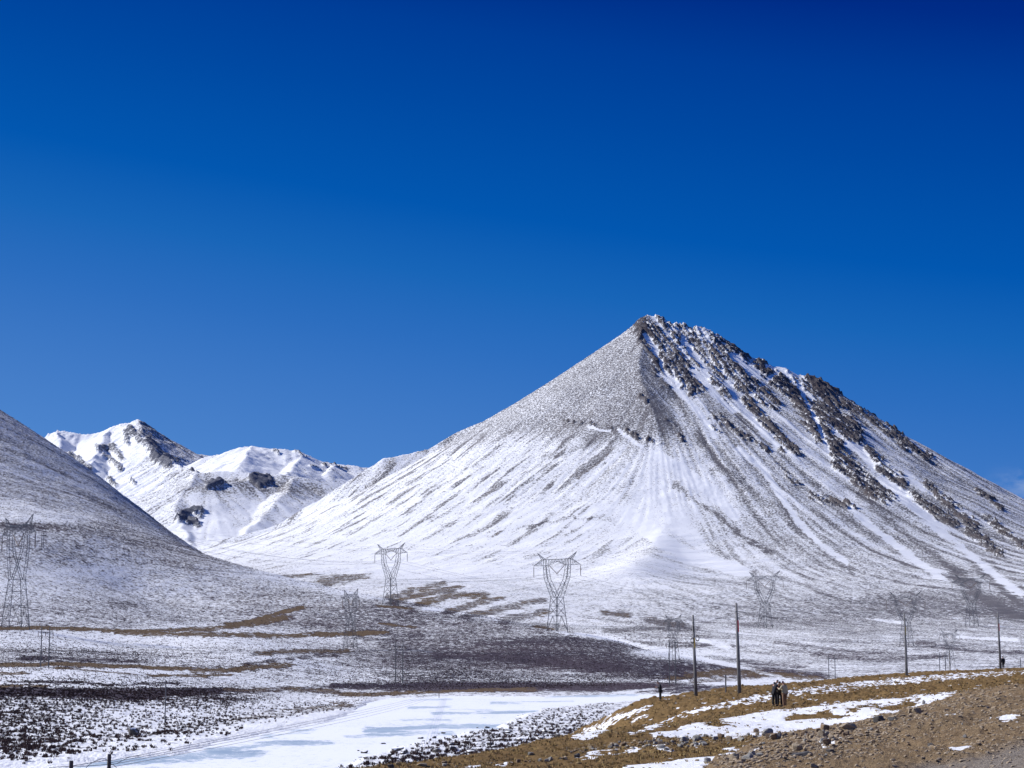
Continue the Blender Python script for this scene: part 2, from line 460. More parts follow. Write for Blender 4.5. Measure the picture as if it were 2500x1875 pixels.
for pts, w in [([(1360, 1540), (1500, 1560), (1620, 1590), (1740, 1615), (1900, 1650)], 5), ([(1700, 1560), (1780, 1580)], 5), ([(1000, 1484), (1080, 1490)], 4), ([(1500, 1690), (1700, 1672), (1850, 1668)], 4),
               ([(1000, 1410), (1200, 1425), (1350, 1430)], 10), ([(1050, 1450), (1100, 1470)], 5), ([(1150, 1478), (1190, 1490)], 5), ([(1780, 1448), (1900, 1490), (2000, 1498)], 4), ([(2120, 1508), (2200, 1520)], 4), ([(2340, 1555), (2480, 1562)], 4)]:
    s_ = gstroke(pts, w, 1.0, 1.6, 4.0); snow = snow + 0.5 * s_
for pts, w, v in [([(820, 1673), (1000, 1676), (1200, 1678), (1400, 1678), (1600, 1677), (1720, 1675)], 5, .34), ([(-80, 1690), (100, 1689), (220, 1695), (330, 1702), (420, 1690), (520, 1687)], 7, .30), ([(30, 1664), (150, 1664), (300, 1672), (430, 1668)], 4, .35), ([(60, 1606), (200, 1612), (330, 1614)], 5, .25), ([(1080, 1600), (1250, 1605), (1400, 1622), (1520, 1632)], 9, .2), ([(600, 1622), (720, 1606), (820, 1600)], 4, .3), ([(1640, 1632), (1750, 1627), (1900, 1638), (2010, 1650)], 8, .30), ([(2000, 1600), (2150, 1612), (2300, 1600)], 6, .18), ([(1900, 1570), (2060, 1590), (2200, 1592)], 6, .18), ([(2250, 1570), (2400, 1590), (2520, 1595)], 6, .2), ([(1730, 1600), (1850, 1620), (1960, 1628)], 4, .22)]:
    snow = snow - gstroke(pts, w, v)
shore = sst(-14, 0, SDR) * (Yg < 720)
snow = np.clip(snow + 0.35 * shore * (Yg < 420), 0.02, 1.02)
SNOW_G, GRASS_G = snow, grass

M_GROUND = mat_terrain('snowy_scrub', 0.50, 0.55)
scrub_g = sst(1900, 1150, Yg)
snow_sh = np.where(GPX < 1560, snow + (1 - snow) * (.22 * sst(680, 480, Yg) + .08 * sst(2200, 1500, Yg) * (1 - hillm)) * sst(.12, .42, snow) * (1 - np.clip(grass, 0, 1)), snow)
ground = tag(grid_mesh('ground', Xg, Yg, Zg, {'snow': snow_sh, 'grass': grass, 'scrub': scrub_g}, M_GROUND), kind='structure')
def zg(x, y):
    z, _ = ground_height(np.array([x], float), np.array([y], float)); return float(z[0])

# ---------------------------------------------------------------- frozen river
def mat_ice():
    n = NT('river_ice')
    s = n.attr('snow')
    a = n.noise(0.9, 5, 0.62); b = n.noise(4.5, 3, 0.6)
    u = n.remap(n.math('ADD', n.math('MULTIPLY', a, 0.6), n.math('MULTIPLY', b, 0.4)), 0.36, 0.64)
    sf = n.math('MULTIPLY_ADD', n.math('SUBTRACT', s, u), 6.0, 0.5, clamp=True)
    ice = n.mix(n.remap(n.noise(0.06, 4, 0.6), 0.35, 0.65), (0.34, 0.44, 0.54), (0.50, 0.60, 0.68))
    n.set('Base Color', n.mix(sf, ice, (0.84, 0.87, 0.92)))
    n.set('Roughness', n.remap(sf, 0, 1, 0.42, 0.85)); n.bsdf.inputs['Specular IOR Level'].default_value = 0.25
    n.set('Normal', n.bump(n.math('ADD', sf, n.math('MULTIPLY', b, 0.3)), 0.5, 0.06))
    return n.m
rpx = np.linspace(-700, 1900, 520); rl = np.linspace(math.log(150), math.log(700), 420)
RP, RL = np.meshgrid(rpx, rl); RY = np.exp(RL); RX = (RP - 1250) / F * RY * CT
RZ = np.full_like(RX, ICE_Z)
ppx, ppy = proj(RX, RY, RZ)
isn = 0.84 + 0.13 * fbm(RX / 40, RY / 26, 4, 61) + 0.12 * fbm(RX / 5, RY / 8, 4, 63)
wob = 3.0 * fbm(RX / 18, RY / 18, 4, 65); icen = .36 * fbm(RX / 9, RY / 22, 4, 67) + .30 * fbm(RX / 2.2, RY / 5, 3, 69) - .06
for pts, w, v in [([(300, 1862), (450, 1850), (560, 1840), (620, 1838)], 10, .7), ([(520, 1828), (680, 1815), (800, 1812)], 7, .65), ([(900, 1779), (1050, 1776), (1240, 1772)], 6, .8), ([(900, 1788), (1100, 1790)], 5, .55),
                  ([(1060, 1741), (1200, 1740), (1380, 1735)], 3, .7), ([(1000, 1727), (1100, 1725)], 2, .6), ([(1200, 1716), (1400, 1712)], 2, .5), ([(960, 1711), (1100, 1707)], 2, .45), ([(1350, 1700), (1550, 1696)], 3, .6),
                  ([(1100, 1733), (1200, 1733)], 1.6, .4), ([(980, 1757), (1100, 1758)], 3, .4), ([(130, 1868), (280, 1863)], 6, .7), ([(100, 1885), (400, 1880)], 8, .5), ([(850, 1798), (1000, 1792)], 4, .45), ([(650, 1795), (760, 1785)], 5, .5)]:
    d = line_d(ppx, ppy + wob, pts, 2.5) / 2.5
    isn = isn - .8 * v * sst(.30, .90, np.exp(-.45 * (d / w) ** 2) + icen)
ice = tag(grid_mesh('frozen_river', RX, RY, RZ, {'snow': np.clip(isn, 0, 1)}, mat_ice()), kind='structure')

# ================================================================== mountains
def cones(X, Y, samples, steep, kL):
    """upper envelope of concave cones hung from ridge samples"""
    f4 = np.float32
    def blk(Xf, Yf):
        Xf = Xf.astype(f4); Yf = Yf.astype(f4); b = np.full(Xf.shape, -1e9, f4)
        for (sx, sy, sz) in samples:
            r = np.sqrt((Xf - f4(sx)) ** 2 + (Yf - f4(sy)) ** 2)
            Lz = max(kL * sz, 60.0)
            r *= f4(-1 / Lz); np.exp(r, out=r); r *= f4(steep * Lz); r += f4(sz - steep * Lz)
            np.maximum(b, r, out=b)
        return b
    return par(blk, X, Y, rows=16)

def ridge_samples(pts, step):
    w = [Vector(P(*p)) for p in pts]; out = []
    for a, b in zip(w[:-1], w[1:]):
        n = max(1, int((b - a).length / step))
        for k in range(n): out.append(tuple(a.lerp(b, k / n)))
    out.append(tuple(w[-1])); return out

def box_blur(a, k):
    for ax in (0, 1):
        c = np.cumsum(np.insert(np.pad(a, [(k, k) if i == ax else (0, 0) for i in (0, 1)], mode='edge'), 0, 0, axis=ax), axis=ax)
        n = 2 * k + 1
        a = (np.take(c, range(n, c.shape[ax]), ax) - np.take(c, range(0, c.shape[ax] - n), ax)) / n
    return a

def lic(noise, Z, L, step=1.0, wind=None):
    """smear a noise field along the fall line of Z (or a wind direction), so it reads as streaks and gullies"""
    gy, gx = np.gradient(Z); m = np.sqrt(gx * gx + gy * gy) + 1e-6
    gx = gx / m; gy = gy / m
    if wind is not None:
        w, wx_, wy_ = wind; gx = gx * (1 - w) + wx_ * w; gy = gy * (1 - w) + wy_ * w; m = np.sqrt(gx * gx + gy * gy) + 1e-6; gx = gx / m; gy = gy / m
    gx = gx.astype(np.float32); gy = gy.astype(np.float32)
    nr_, nc_ = Z.shape; acc = noise.copy(); cnt = 1
    J0, I0 = np.meshgrid(np.arange(nc_, dtype=np.float32), np.arange(nr_, dtype=np.float32))
    for sg in (1, -1):
        i = I0.copy(); j = J0.copy()
        for k in range(L):
            ii = np.clip(np.rint(i), 0, nr_ - 1).astype(np.int32); jj = np.clip(np.rint(j), 0, nc_ - 1).astype(np.int32)
            i += sg * step * gy[ii, jj]; j += sg * step * gx[ii, jj]
            ii = np.clip(np.rint(i), 0, nr_ - 1).astype(np.int32); jj = np.clip(np.rint(j), 0, nc_ - 1).astype(np.int32)
            acc += noise[ii, jj]; cnt += 1
    acc /= cnt
    return (acc - acc.mean()) / (acc.std() + 1e-9)

# ---------------------------------------------------------------- the big pyramid
xs = np.arange(-1450, 2000, 3.5); ys = np.arange(2060, 5400, 3.5)
MX, MY = np.meshgrid(xs, ys)
R1 = [(1581, 769, 5000), (1550, 793, 5000), (1482, 839, 4990), (1363, 918, 4970), (1250, 988, 4950), (1181, 1028, 4950), (1119, 1053, 4950), (1045, 1096, 4900), (938, 1119, 4850), (881, 1153, 4820),
      (791, 1215, 4780), (678, 1277, 4750), (554, 1322, 4720), (430, 1372, 4700)]
R2 = [(1581, 769, 5000), (1603, 774, 5000), (1623, 781, 5000), (1657, 799, 5000), (1668, 797, 5000), (1688, 812, 5000), (1702, 801, 5000), (1719, 805, 5000), (1759, 829, 5000), (1801, 857, 5000), (1821, 869, 5000), (1863, 883, 5000),
      (1877, 893, 5000), (1917, 900, 5000), (1957, 922, 5000), (1976, 917, 5000), (2002, 925, 5000), (2041, 957, 5000), (2092, 994, 5000), (2155, 1036, 5000), (2211, 1073, 5000), (2285, 1121, 5000), (2358, 1169, 5000), (2426, 1220, 5000),
      (2500, 1268, 5000), (2700, 1395, 5000), (2950, 1480, 5000)]
R3 = [(1581, 769, 5000), (1566, 800, 4930), (1558, 850, 4810), (1566, 905, 4690), (1585, 990, 4520), (1612, 1090, 4350), (1632, 1150, 4220), (1642, 1210, 4080), (1630, 1268, 3920), (1600, 1325, 3720), (1560, 1378, 3480), (1520, 1425, 3200)]
smp = ridge_samples(R1, 6) + ridge_samples(R2, 6) + ridge_samples(R3, 6)
wx = MX + 14 * fbm(MX / 170, MY / 170, 3, 71) * sst(0, 300, 5000 - MY); wy = MY
env = cones(wx, wy, smp, 0.775, 2.0).astype(np.float64)
flo = ground_base(MX, MY)
soft = box_blur(box_blur(env, 9), 9); wsoft = sst(4700, 4300, MY) * .9
env = env * (1 - wsoft) + soft * wsoft
base = smax(env, flo, 110.0)
bl = box_blur(base, 4)
n1 = fbm(MX / 26, MY / 26, 2, 73); n2 = fbm(MX / 9, MY / 9, 2, 75)
QX, QY = proj(MX, MY, base)
leftw = .85 * sst(1640, 1440, QX + 0.12 * (QY - 1100)) * sst(960, 1060, QY)
WND = (leftw, .52, .85)
st1 = lic(n1.astype(np.float32), bl, 46, 1.6, WND); st2 = lic(n2.astype(np.float32), bl, 22, 1.2, WND)
st3 = lic(pn(MX / 62, MY / 62, 77).astype(np.float32), bl, 60, 2.2, WND)
def z1(l): return [(1250 + x / 1.7688, 700 + y / 1.7688) for x, y in l]
wobx = 9 * fbm(MX / 34, MY / 34, 4, 81) + 3.0 * fbm(MX / 9, MY / 9, 2, 83)
woby = 9 * fbm(MX / 34, MY / 34, 4, 85) + 3.0 * fbm(MX / 9, MY / 9, 2, 87)
ROCKS = [([(560, 150), (600, 210), (690, 300), (760, 400)], 38, 1), ([(640, 150), (720, 230), (800, 330)], 18, .9), ([(640, 320), (690, 390), (770, 420)], 33, 1), ([(740, 170), (800, 240), (900, 310), (950, 350)], 32, 1),
         ([(770, 190), (900, 240), (1000, 300)], 24, .9), ([(880, 330), (960, 400), (1010, 430)], 22, 1), ([(860, 400), (940, 470)], 18, .8), ([(960, 350), (1060, 430), (1150, 500)], 14, .8), ([(1080, 340), (1150, 400), (1210, 450)], 24, 1),
         ([(1160, 370), (1230, 470), (1290, 560), (1350, 640)], 32, 1), ([(1260, 395), (1330, 450), (1380, 560), (1450, 620)], 42, 1), ([(1350, 620), (1400, 700), (1420, 780)], 26, 1), ([(1440, 760), (1500, 830), (1560, 880), (1620, 900)], 30, 1),
         ([(1400, 600), (1490, 660)], 20, .9), ([(1050, 480), (1130, 520)], 14, .8), ([(1000, 480), (1060, 560), (1150, 640), (1220, 720)], 18, .8), ([(1210, 500), (1290, 590)], 14, .8), ([(1430, 500), (1560, 580), (1700, 690), (1800, 740)], 14, .8),
         ([(1540, 720), (1600, 790), (1680, 850)], 22, .9), ([(1720, 900), (1800, 960), (1900, 1020)], 18, .85), ([(1790, 860), (1900, 950), (2000, 1040)], 15, .75), ([(1980, 1060), (2100, 1150)], 16, .8), ([(2050, 1000), (2150, 1080), (2210, 1120)], 14, .7),
         ([(880, 560), (1000, 640), (1100, 700)], 14, .7), ([(800, 520), (880, 640)], 12, .7), ([(540, 460), (600, 520)], 9, .6), ([(640, 680), (540, 650), (480, 620)], 10, .6), ([(420, 612), (300, 600), (230, 580)], 8, .5), ([(1300, 900), (1460, 950)], 14, .7),
         ([(1620, 600), (1760, 710)], 9, .7), ([(2010, 880), (2110, 960)], 8, .8), ([(660, 560), (760, 690)], 8, .5), ([(1130, 760), (1230, 850)], 9, .5)]
rock = np.zeros_like(base)
jag = .50 * fbm(MX / 24, MY / 34, 4, 89, .68) + .50 * lic(fbm(MX / 9, MY / 9, 2, 88).astype(np.float32), bl, 7, 1.2)
for pts, w, v in ROCKS:
    w2 = w / 1.7688
    d = line_d(QX + wobx * .5, QY + woby * .5, z1(pts))
    rock = np.maximum(rock, v * np.exp(-.38 * (d / w2) ** 2))
rock = sst(.52, .78, rock * .86 + .40 * jag * sst(.05, .3, rock))
rgh = ridged(MX / 48, MY / 48, 5, 91); rg2 = ridged(MX / 19, MY / 19, 4, 93)
SNOWG = [([(570, 210), (620, 270), (650, 360), (720, 430)], 10), ([(740, 230), (820, 340), (840, 400)], 13), ([(780, 360), (880, 470), (960, 540)], 14), ([(950, 300), (1010, 350), (1060, 380)], 16), ([(930, 420), (990, 520), (1060, 600), (1140, 690)], 14),
         ([(1100, 350), (1180, 360), (1110, 400)], 12), ([(1240, 430), (1290, 540), (1330, 620), (1370, 720)], 10), ([(1440, 680), (1500, 700), (1560, 780)], 14), ([(1600, 830), (1680, 900), (1760, 970), (1860, 1060)], 24), ([(640, 380), (740, 470), (820, 560), (880, 650)], 12),
         ([(980, 700), (1060, 760), (1140, 860)], 13), ([(1130, 860), (1230, 1010), (1330, 1110), (1440, 1190)], 14), ([(1460, 960), (1560, 1040)], 16), ([(620, 730), (720, 790), (850, 870), (960, 980)], 24), ([(500, 980), (650, 1100), (800, 1170), (1000, 1230)], 32),
         ([(1860, 1060), (2000, 1180), (2200, 1330)], 18), ([(1560, 1040), (1700, 1150), (1860, 1260)], 16), ([(330, 610), (420, 630)], 6), ([(460, 620), (560, 690)], 7), ([(1700, 800), (1780, 880)], 10)]
SCREE = [([(700, 850), (850, 960), (1000, 1080), (1120, 1150)], 13, .8), ([(800, 640), (900, 780), (1050, 900), (1200, 1000)], 24, .5), ([(1200, 1020), (1330, 1120), (1470, 1230)], 18, .55), ([(1500, 900), (1650, 1030), (1850, 1180), (2000, 1280)], 20, .6),
         ([(1900, 1250), (2050, 1350), (2211, 1440)], 25, .8), ([(1900, 1100), (2100, 1300), (2211, 1380)], 14, .6), ([(60, 1040), (250, 1000), (430, 1000)], 9, .55), ([(0, 1060), (150, 1010)], 8, .5), ([(530, 1000), (570, 1040)], 8, .5), ([(1250, 800), (1400, 930), (1500, 1000)], 14, .5),
         ([(180, 740), (300, 690), (430, 620)], 14, .4)]
ms = [(1450, 930, 90, 90, .43), (1530, 880, 40, 90, .40), (1590, 1000, 35, 60, .38), (1350, 980, 90, 40, .50), (1200, 1020, 80, 30, .50), (1420, 1030, 120, 30, .40),
      (1200, 1140, 200, 60, .72), (1000, 1240, 200, 80, .80), (1400, 1150, 130, 45, .70), (1400, 1290, 150, 50, .84), (920, 1170, 60, 40, .64), (1090, 1075, 90, 22, .42), (860, 1185, 50, 22, .54), (700, 1272, 50, 14, .60), (760, 1280, 80, 40, .78), (560, 1340, 80, 20, .8),
      (1250, 1340, 150, 30, .82), (1050, 1340, 200, 40, .90), (1500, 1350, 150, 40, .80), (1640, 1130, 50, 40, .82), (1700, 1200, 60, 30, .86), (1600, 1250, 80, 40, .90),
      (1800, 1080, 80, 70, .50), (1700, 1030, 50, 60, .50), (1850, 1220, 90, 60, .54), (2100, 1330, 150, 70, .50), (2400, 1330, 100, 70, .50), (2050, 1420, 200, 40, .52), (1900, 1420, 150, 40, .60), (2100, 1150, 80, 60, .60), (2300, 1180, 80, 40, .50), (2450, 1420, 100, 40, .48), (2450, 1480, 100, 20, .30), (2250, 1480, 120, 25, .38), (1750, 900, 60, 60, .62), (1950, 1050, 60, 60, .6), (1650, 820, 40, 30, .7)]
msn = paint(QX, QY, ms, .6)
msn = msn + .03 * sst(1640, 1760, QX) * sst(1480, 1380, QY)
asty_m = .75 * fbm((MX + 0.16 * MY) / 17, (MY - 0.16 * MX) / 260, 4, 47) + .5 * fbm((MX + 0.3 * MY) / 60, (MY - 0.3 * MX) / 300, 3, 48)
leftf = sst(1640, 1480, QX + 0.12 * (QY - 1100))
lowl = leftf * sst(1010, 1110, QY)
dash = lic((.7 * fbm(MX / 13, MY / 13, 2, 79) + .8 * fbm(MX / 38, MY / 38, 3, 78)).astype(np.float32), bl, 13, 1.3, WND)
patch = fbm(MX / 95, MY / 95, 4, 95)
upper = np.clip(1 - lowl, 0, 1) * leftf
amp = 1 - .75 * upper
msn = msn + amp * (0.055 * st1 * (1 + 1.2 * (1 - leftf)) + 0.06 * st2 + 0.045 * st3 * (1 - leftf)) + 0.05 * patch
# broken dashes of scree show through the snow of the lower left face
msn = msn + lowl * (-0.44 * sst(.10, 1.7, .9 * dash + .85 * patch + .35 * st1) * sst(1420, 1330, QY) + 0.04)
low = sst(1400, 1500, QY)
msn = msn * (1 - low) + low * (paint(QX, QY, gs, .62) + .17 * asty_m - .05 + .04 * st2 + .05 * patch)
spur = np.exp(-((QX - 1600) / 75) ** 2 - ((QY - 1190) / 95) ** 2)
msn = msn * (1 - .7 * spur) + .7 * spur * (.86 + .07 * patch + .03 * st2)
for pts, w in SNOWG:
    d = line_d(QX + wobx * .5, QY + woby * .5, z1(pts)); w2 = w / 1.7688
    s_ = sst(w2 * 1.2, w2 * .4, d); msn += 0.6 * s_; rock *= 1 - 0.95 * s_
for pts, w, v in SCREE:
    d = line_d(QX + wobx, QY + woby, z1(pts)); w2 = w / 1.7688
    msn -= 0.45 * v * sst(w2 * 1.3, w2 * .2, d)
# ledges on the outcrops keep some snow
MZ = base + rock * (1.5 + 5 * np.maximum(rgh, -0.5) + 3.5 * rg2 + 1.6 * ridged(MX / 9, MY / 11, 2, 99) - 1.5 * st2) + (0.06 + .9 * (1 - leftf) * sst(1660, 1800, QX)) * st1 * sst(60, 260, base - flo) + 0.35 * st2 * sst(40, 200, base - flo) + 0.25 * dash * lowl
MZ += 5 * fbm(MX / 190, MY / 190, 4, 97) * sst(0, 200, base - flo) * sst(0, 120, 5000 - MY)
crest = np.exp(-((env - np.maximum(flo, 0)) * 0 + np.abs(MY - 5000) / 35.0)) * sst(1560, 1620, QX)
MZ += crest * (2.5 * rg2 + 1.5 * rgh) * sst(2500, 1700, QX)
crk = fbm(MX / 10, MY / 13, 3, 101, .6) + .4 * st2
msn = msn - rock * (0.50 - 0.62 * sst(.10, .9, crk) + .12 * rgh)
gyy, gxx = np.gradient(MZ, 3.5)
steep = np.sqrt(gxx ** 2 + gyy ** 2)
msn = msn - 0.5 * sst(0.95, 1.5, steep)
gm_ = np.zeros_like(msn); nz = .32 * fbm(MX / 14, MY / 45, 4, 43) + .22 * fbm(MX / 5, MY / 16, 3, 41)
for pts, w, v in RIBS:
    d = line_d(QX, QY + 2.5 * patch, pts, 2.0) / 2.0
    s_ = v * sst(.40, .80, np.exp(-.5 * (d / w) ** 2) + nz - .05) * (MY < 3600); gm_ = np.maximum(gm_, s_ * .62); msn -= .60 * s_
msn = np.clip(msn, 0.03, 1.03)
edge = sst(2065, 2190, MY)
MZ = MZ * edge + (1 - edge) * (flo + 1.0 * 0) - 3 * sst(2090, 2062, MY)
MZ = MZ + sst(400, 100, MZ - 0) * 3.0 * fbm((MX + 0.5 * MY) / 220, (MY - 0.5 * MX) / 70, 4, 31)
mgr = np.clip(0.55 * lowl * sst(0.2, 1.5, -st1) , 0, 0.5)
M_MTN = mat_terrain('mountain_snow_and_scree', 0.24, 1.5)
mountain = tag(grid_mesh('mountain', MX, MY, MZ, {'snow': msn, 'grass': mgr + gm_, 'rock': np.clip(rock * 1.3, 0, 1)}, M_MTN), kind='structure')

# ---------------------------------------------------------------- farther hills and peaks
def far_mountain(name, x0, x1, y0, y1, step, ridges, steepn, kL, floorz, den, rocks, mat, seed, gully=3.0, wobble=12, alp=1.0):
    X, Y = np.meshgrid(np.arange(x0, x1, step), np.arange(y0, y1, step))
    sm = []
    for r in ridges: sm += ridge_samples(r, step * 2)
    e = cones(X + wobble * fbm(X / 150, Y / 150, 3, seed), Y, sm, steepn, kL).astype(float)
    b = smax(e, ground_base(X, Y) - 6, 40)
    bl_ = box_blur(b, 3)
    s1 = lic(fbm(X / (step * 7), Y / (step * 7), 2, seed + 1).astype(np.float32), bl_, 34, 1.5)
    s2 = lic(fbm(X / (step * 3), Y / (step * 3), 2, seed + 2).astype(np.float32), bl_, 14, 1.2)
    qx, qy = proj(X, Y, b)
    sn = paint(qx, qy, den, .85) + 0.09 * s1 + 0.07 * s2 + 0.06 * fbm(X / 80, Y / 80, 4, seed + 3)
    rk = np.zeros_like(b)
    w1 = 5 * fbm(X / 40, Y / 40, 4, seed + 4); w2 = 5 * fbm(X / 40, Y / 40, 4, seed + 5)
    for pts, w, v in rocks:
        rk = np.maximum(rk, v * np.exp(-.6 * (line_d(qx + w1, qy + w2, pts) / w) ** 2))
    rk = sst(.40, .66, rk + .2 * fbm(X / 36, Y / 36, 4, seed + 8, .62) * sst(.05, .3, rk))
    rg = ridged(X / 60, Y / 60, 5, seed + 6); al = ridged(X / 170, Y / 170, 5, seed + 11, .6); hi = sst(30, 220, b - ground_base(X, Y))
    spk = hi * sst(.62, .95, ridged(X / 34, Y / 34, 4, seed + 12) + .35 * s1 * .3 - .1) * alp
    z = b + alp * hi * 14 * (al - .2) + gully * s1 + gully * .3 * s2 + rk * (4 + 11 * np.maximum(rg, -.4) + 5 * ridged(X / 22, Y / 22, 3, seed + 9)) + 6 * fbm(X / 200, Y / 200, 4, seed + 7)
    rk = np.maximum(rk, .7 * spk)
    sn = np.clip(sn - rk * (.50 + .15 * rg), .03, 1.03)
    return tag(grid_mesh(name, X, Y, z, {'snow': sn, 'rock': np.clip(rk * 1.3, 0, 1)}, mat), kind='structure')

M_FAR = mat_terrain('far_mountain_snow', 0.14, 2.0, rockc=((0.085, 0.092, 0.125), (0.16, 0.16, 0.18), (0.135, 0.142, 0.17)))  # rock tones lightened and blued: distance haze painted into the base colour
def z2(l): return [(x / 1.7696, 950 + y / 1.7696) for x, y in l]
HR = [[(200, 1335, 6300), (339, 1240, 6300), (400, 1195, 6300), (480, 1158, 6350), (540, 1150, 6400), (627, 1149, 6400), (720, 1163, 6400), (808, 1182, 6400), (900, 1215, 6400), (1000, 1235, 6400)],
      [(480, 1158, 6350), (455, 1190, 6150), (430, 1235, 5900), (440, 1290, 5650), (470, 1325, 5450)], [(640, 1152, 6400), (600, 1175, 6250), (520, 1180, 6150), (455, 1190, 6100)], [(720, 1163, 6400), (700, 1200, 6150), (640, 1260, 5850), (600, 1300, 5650)]]
far_mountain('far_hill', -1700, 250, 5000, 7300, 5.0, HR, 0.50, 1.6, 300,
             [(500, 1165, 60, 10, .80), (560, 1192, 120, 14, .50), (700, 1190, 60, 15, .50), (620, 1215, 90, 12, .66), (380, 1210, 40, 30, .6), (450, 1230, 60, 20, .72), (600, 1230, 100, 20, .85), (560, 1280, 100, 30, .9), (420, 1290, 60, 20, .75), (640, 1152, 60, 6, .95), (740, 1175, 40, 10, .7)],
             [(z2([(1095, 385), (1130, 400), (1160, 395)]), 11, 1), (z2([(770, 560), (820, 540), (870, 535)]), 8, 1), (z2([(900, 420), (960, 405)]), 5, .8), (z2([(820, 570), (850, 590)]), 8, .8), (z2([(980, 345), (1010, 348)]), 2, .6)], M_FAR, 110, 0.7, alp=.12)
FR = [[(-250, 1180, 8600), (-60, 1110, 8600), (60, 1092, 8600), (105, 1076, 8600), (125, 1063, 8600), (141, 1056, 8600), (165, 1058, 8600), (190, 1062, 8600), (220, 1061, 8600), (245, 1055, 8600), (270, 1044, 8600), (300, 1034, 8600), (322, 1030, 8600), (336, 1023, 8600), (350, 1030, 8600), (370, 1045, 8600), (405, 1070, 8600), (450, 1096, 8600), (480, 1109, 8600), (508, 1115, 8600), (540, 1120, 8600)],
      [(336, 1023, 8600), (345, 1050, 8400), (352, 1085, 8150), (380, 1110, 7950), (430, 1135, 7700), (480, 1150, 7500)], [(270, 1044, 8600), (240, 1090, 8250), (225, 1130, 7950)], [(141, 1056, 8600), (150, 1110, 8200), (200, 1160, 7900)]]
far_mountain('far_peak', -3200, -700, 7200, 9300, 6.0, FR, 0.66, 1.5, 420,
             [(200, 1090, 80, 30, .97), (300, 1150, 80, 60, .95), (405, 1078, 34, 16, .42), (450, 1110, 40, 12, .52), (365, 1050, 18, 14, .36), (340, 1140, 40, 24, .66), (400, 1150, 40, 20, .6), (150, 1075, 50, 25, .9)],
             [(z2([(640, 240), (670, 280), (720, 320)]), 14, 1), (z2([(560, 180), (600, 225)]), 10, .9), (z2([(540, 190), (550, 240)]), 7, .8), (z2([(420, 260), (490, 260), (520, 300)]), 8, .9), (z2([(450, 290), (520, 350)]), 6, .8), (z2([(300, 290), (380, 350)]), 9, .8), (z2([(470, 395), (500, 430)]), 6, .8), (z2([(560, 400), (580, 420)]), 5, .7), (z2([(740, 300), (770, 320)]), 5, .8), (z2([(830, 345), (860, 355)]), 4, .7), (z2([(210, 215), (260, 200), (310, 210)]), 4, .5)], M_FAR, 130, 2.5, alp=.6)
GR = [[(480, 1130, 7900), (508, 1116, 7900), (545, 1108, 7900), (590, 1093, 7900), (616, 1087, 7900), (640, 1091, 7900), (665, 1097, 7900), (717, 1101, 7900), (740, 1111, 7900), (780, 1124, 7900), (820, 1133, 7900), (881, 1138, 7900), (1000, 1160, 7900), (1150, 1190, 7900)],
      [(616, 1087, 7900), (600, 1110, 7650), (580, 1140, 7400)], [(740, 1111, 7900), (720, 1135, 7650), (700, 1160, 7400)], [(820, 1133, 7900), (800, 1155, 7650)]]
far_mountain('far_ridge', -1700, 100, 7000, 8700, 6.0, GR, 0.52, 1.5, 420,
             [(600, 1110, 100, 30, .97), (700, 1120, 60, 20, .92), (780, 1150, 50, 15, .72), (860, 1145, 40, 10, .7)],
             [(z2([(1180, 275), (1200, 285)]), 3, .7), (z2([(1270, 275), (1330, 300)]), 3, .6), (z2([(1400, 330), (1500, 345)]), 3, .6), (z2([(1340, 335), (1400, 360)]), 4, .5)], M_FAR, 150, 1.8, alp=.6)

# ================================================================== foreground bank
def ctlb(lst):
    out = []
    for px, py, D in lst:
        x, y, z = P(px, py, D); out.append((x / y * 2.2, math.log(y) * 1.1, z / D * 100))
    return out
_b = ctlb([(870, 1880, 74), (1100, 1852, 84), (1250, 1829, 94), (1370, 1803, 104), (1600, 1776, 112), (1750, 1751, 125), (1900, 1727, 136), (2100, 1712, 140), (2300, 1690, 150), (2500, 1668, 165),
           (1573, 1706, 178), (1640, 1701, 205), (1697, 1698, 228), (1803, 1692, 215), (1950, 1671, 232), (2022, 1661, 255), (2211, 1648, 311), (2440, 1636, 306), (2500, 1633, 306), (2600, 1630, 310), (2900, 1625, 310), (2500, 1650, 225), (2720, 1648, 225), (2330, 1662, 225), (2140, 1676, 230), (2330, 1643, 300),
           (870, 2000, 50), (1250, 1905, 66), (1250, 1872, 75), (1500, 1872, 66), (1750, 1872, 58), (2100, 1872, 48), (2500, 1872, 38), (2500, 1780, 57), (2500, 1692, 90), (2250, 1755, 80), (2040, 1776, 92), (2250, 1850, 50), (2800, 1690, 80), (2800, 1870, 34),
           (1600, 1728, 172), (1500, 1745, 180), (1440, 1772, 190), (1400, 1795, 198), (1700, 1738, 150), (1560, 1757, 160), (1640, 1716, 185)])
_b += ctz([(870, -10, 112), (870, -14.5, 150), (1100, -11.5, 130), (1100, -15, 165), (1250, -11, 150), (1330, -10.8, 162), (1330, -13.2, 225), (1330, -15.5, 260), (1400, -14, 250), (600, -14, 104), (600, -6, 55), (170, -6, 76), (266, -5.8, 80), (170, -14, 130), (266, -14, 130), (-300, -6, 70), (-300, -14, 125),
           (1500, -12, 225), (1573, -12.5, 245), (1700, -14, 320), (1803, -14, 320), (1950, -13.5, 340), (2211, -10.5, 420), (2440, -10, 430), (2800, -10, 430), (1500, -17, 330), (1800, -18, 440), (2300, -16, 520), (2800, -16, 520), (1250, -17, 300), (870, -18, 220), (200, -18, 200), (-300, -18, 200), (-300, -6, 30), (870, -5, 28), (1700, -4, 28), (2500, -2.4, 26)])
BANK = RBF(_b, 3e-4)
def z3(l): return [(1250 + x / 1.7696, 1300 + y / 1.7696) for x, y in l]
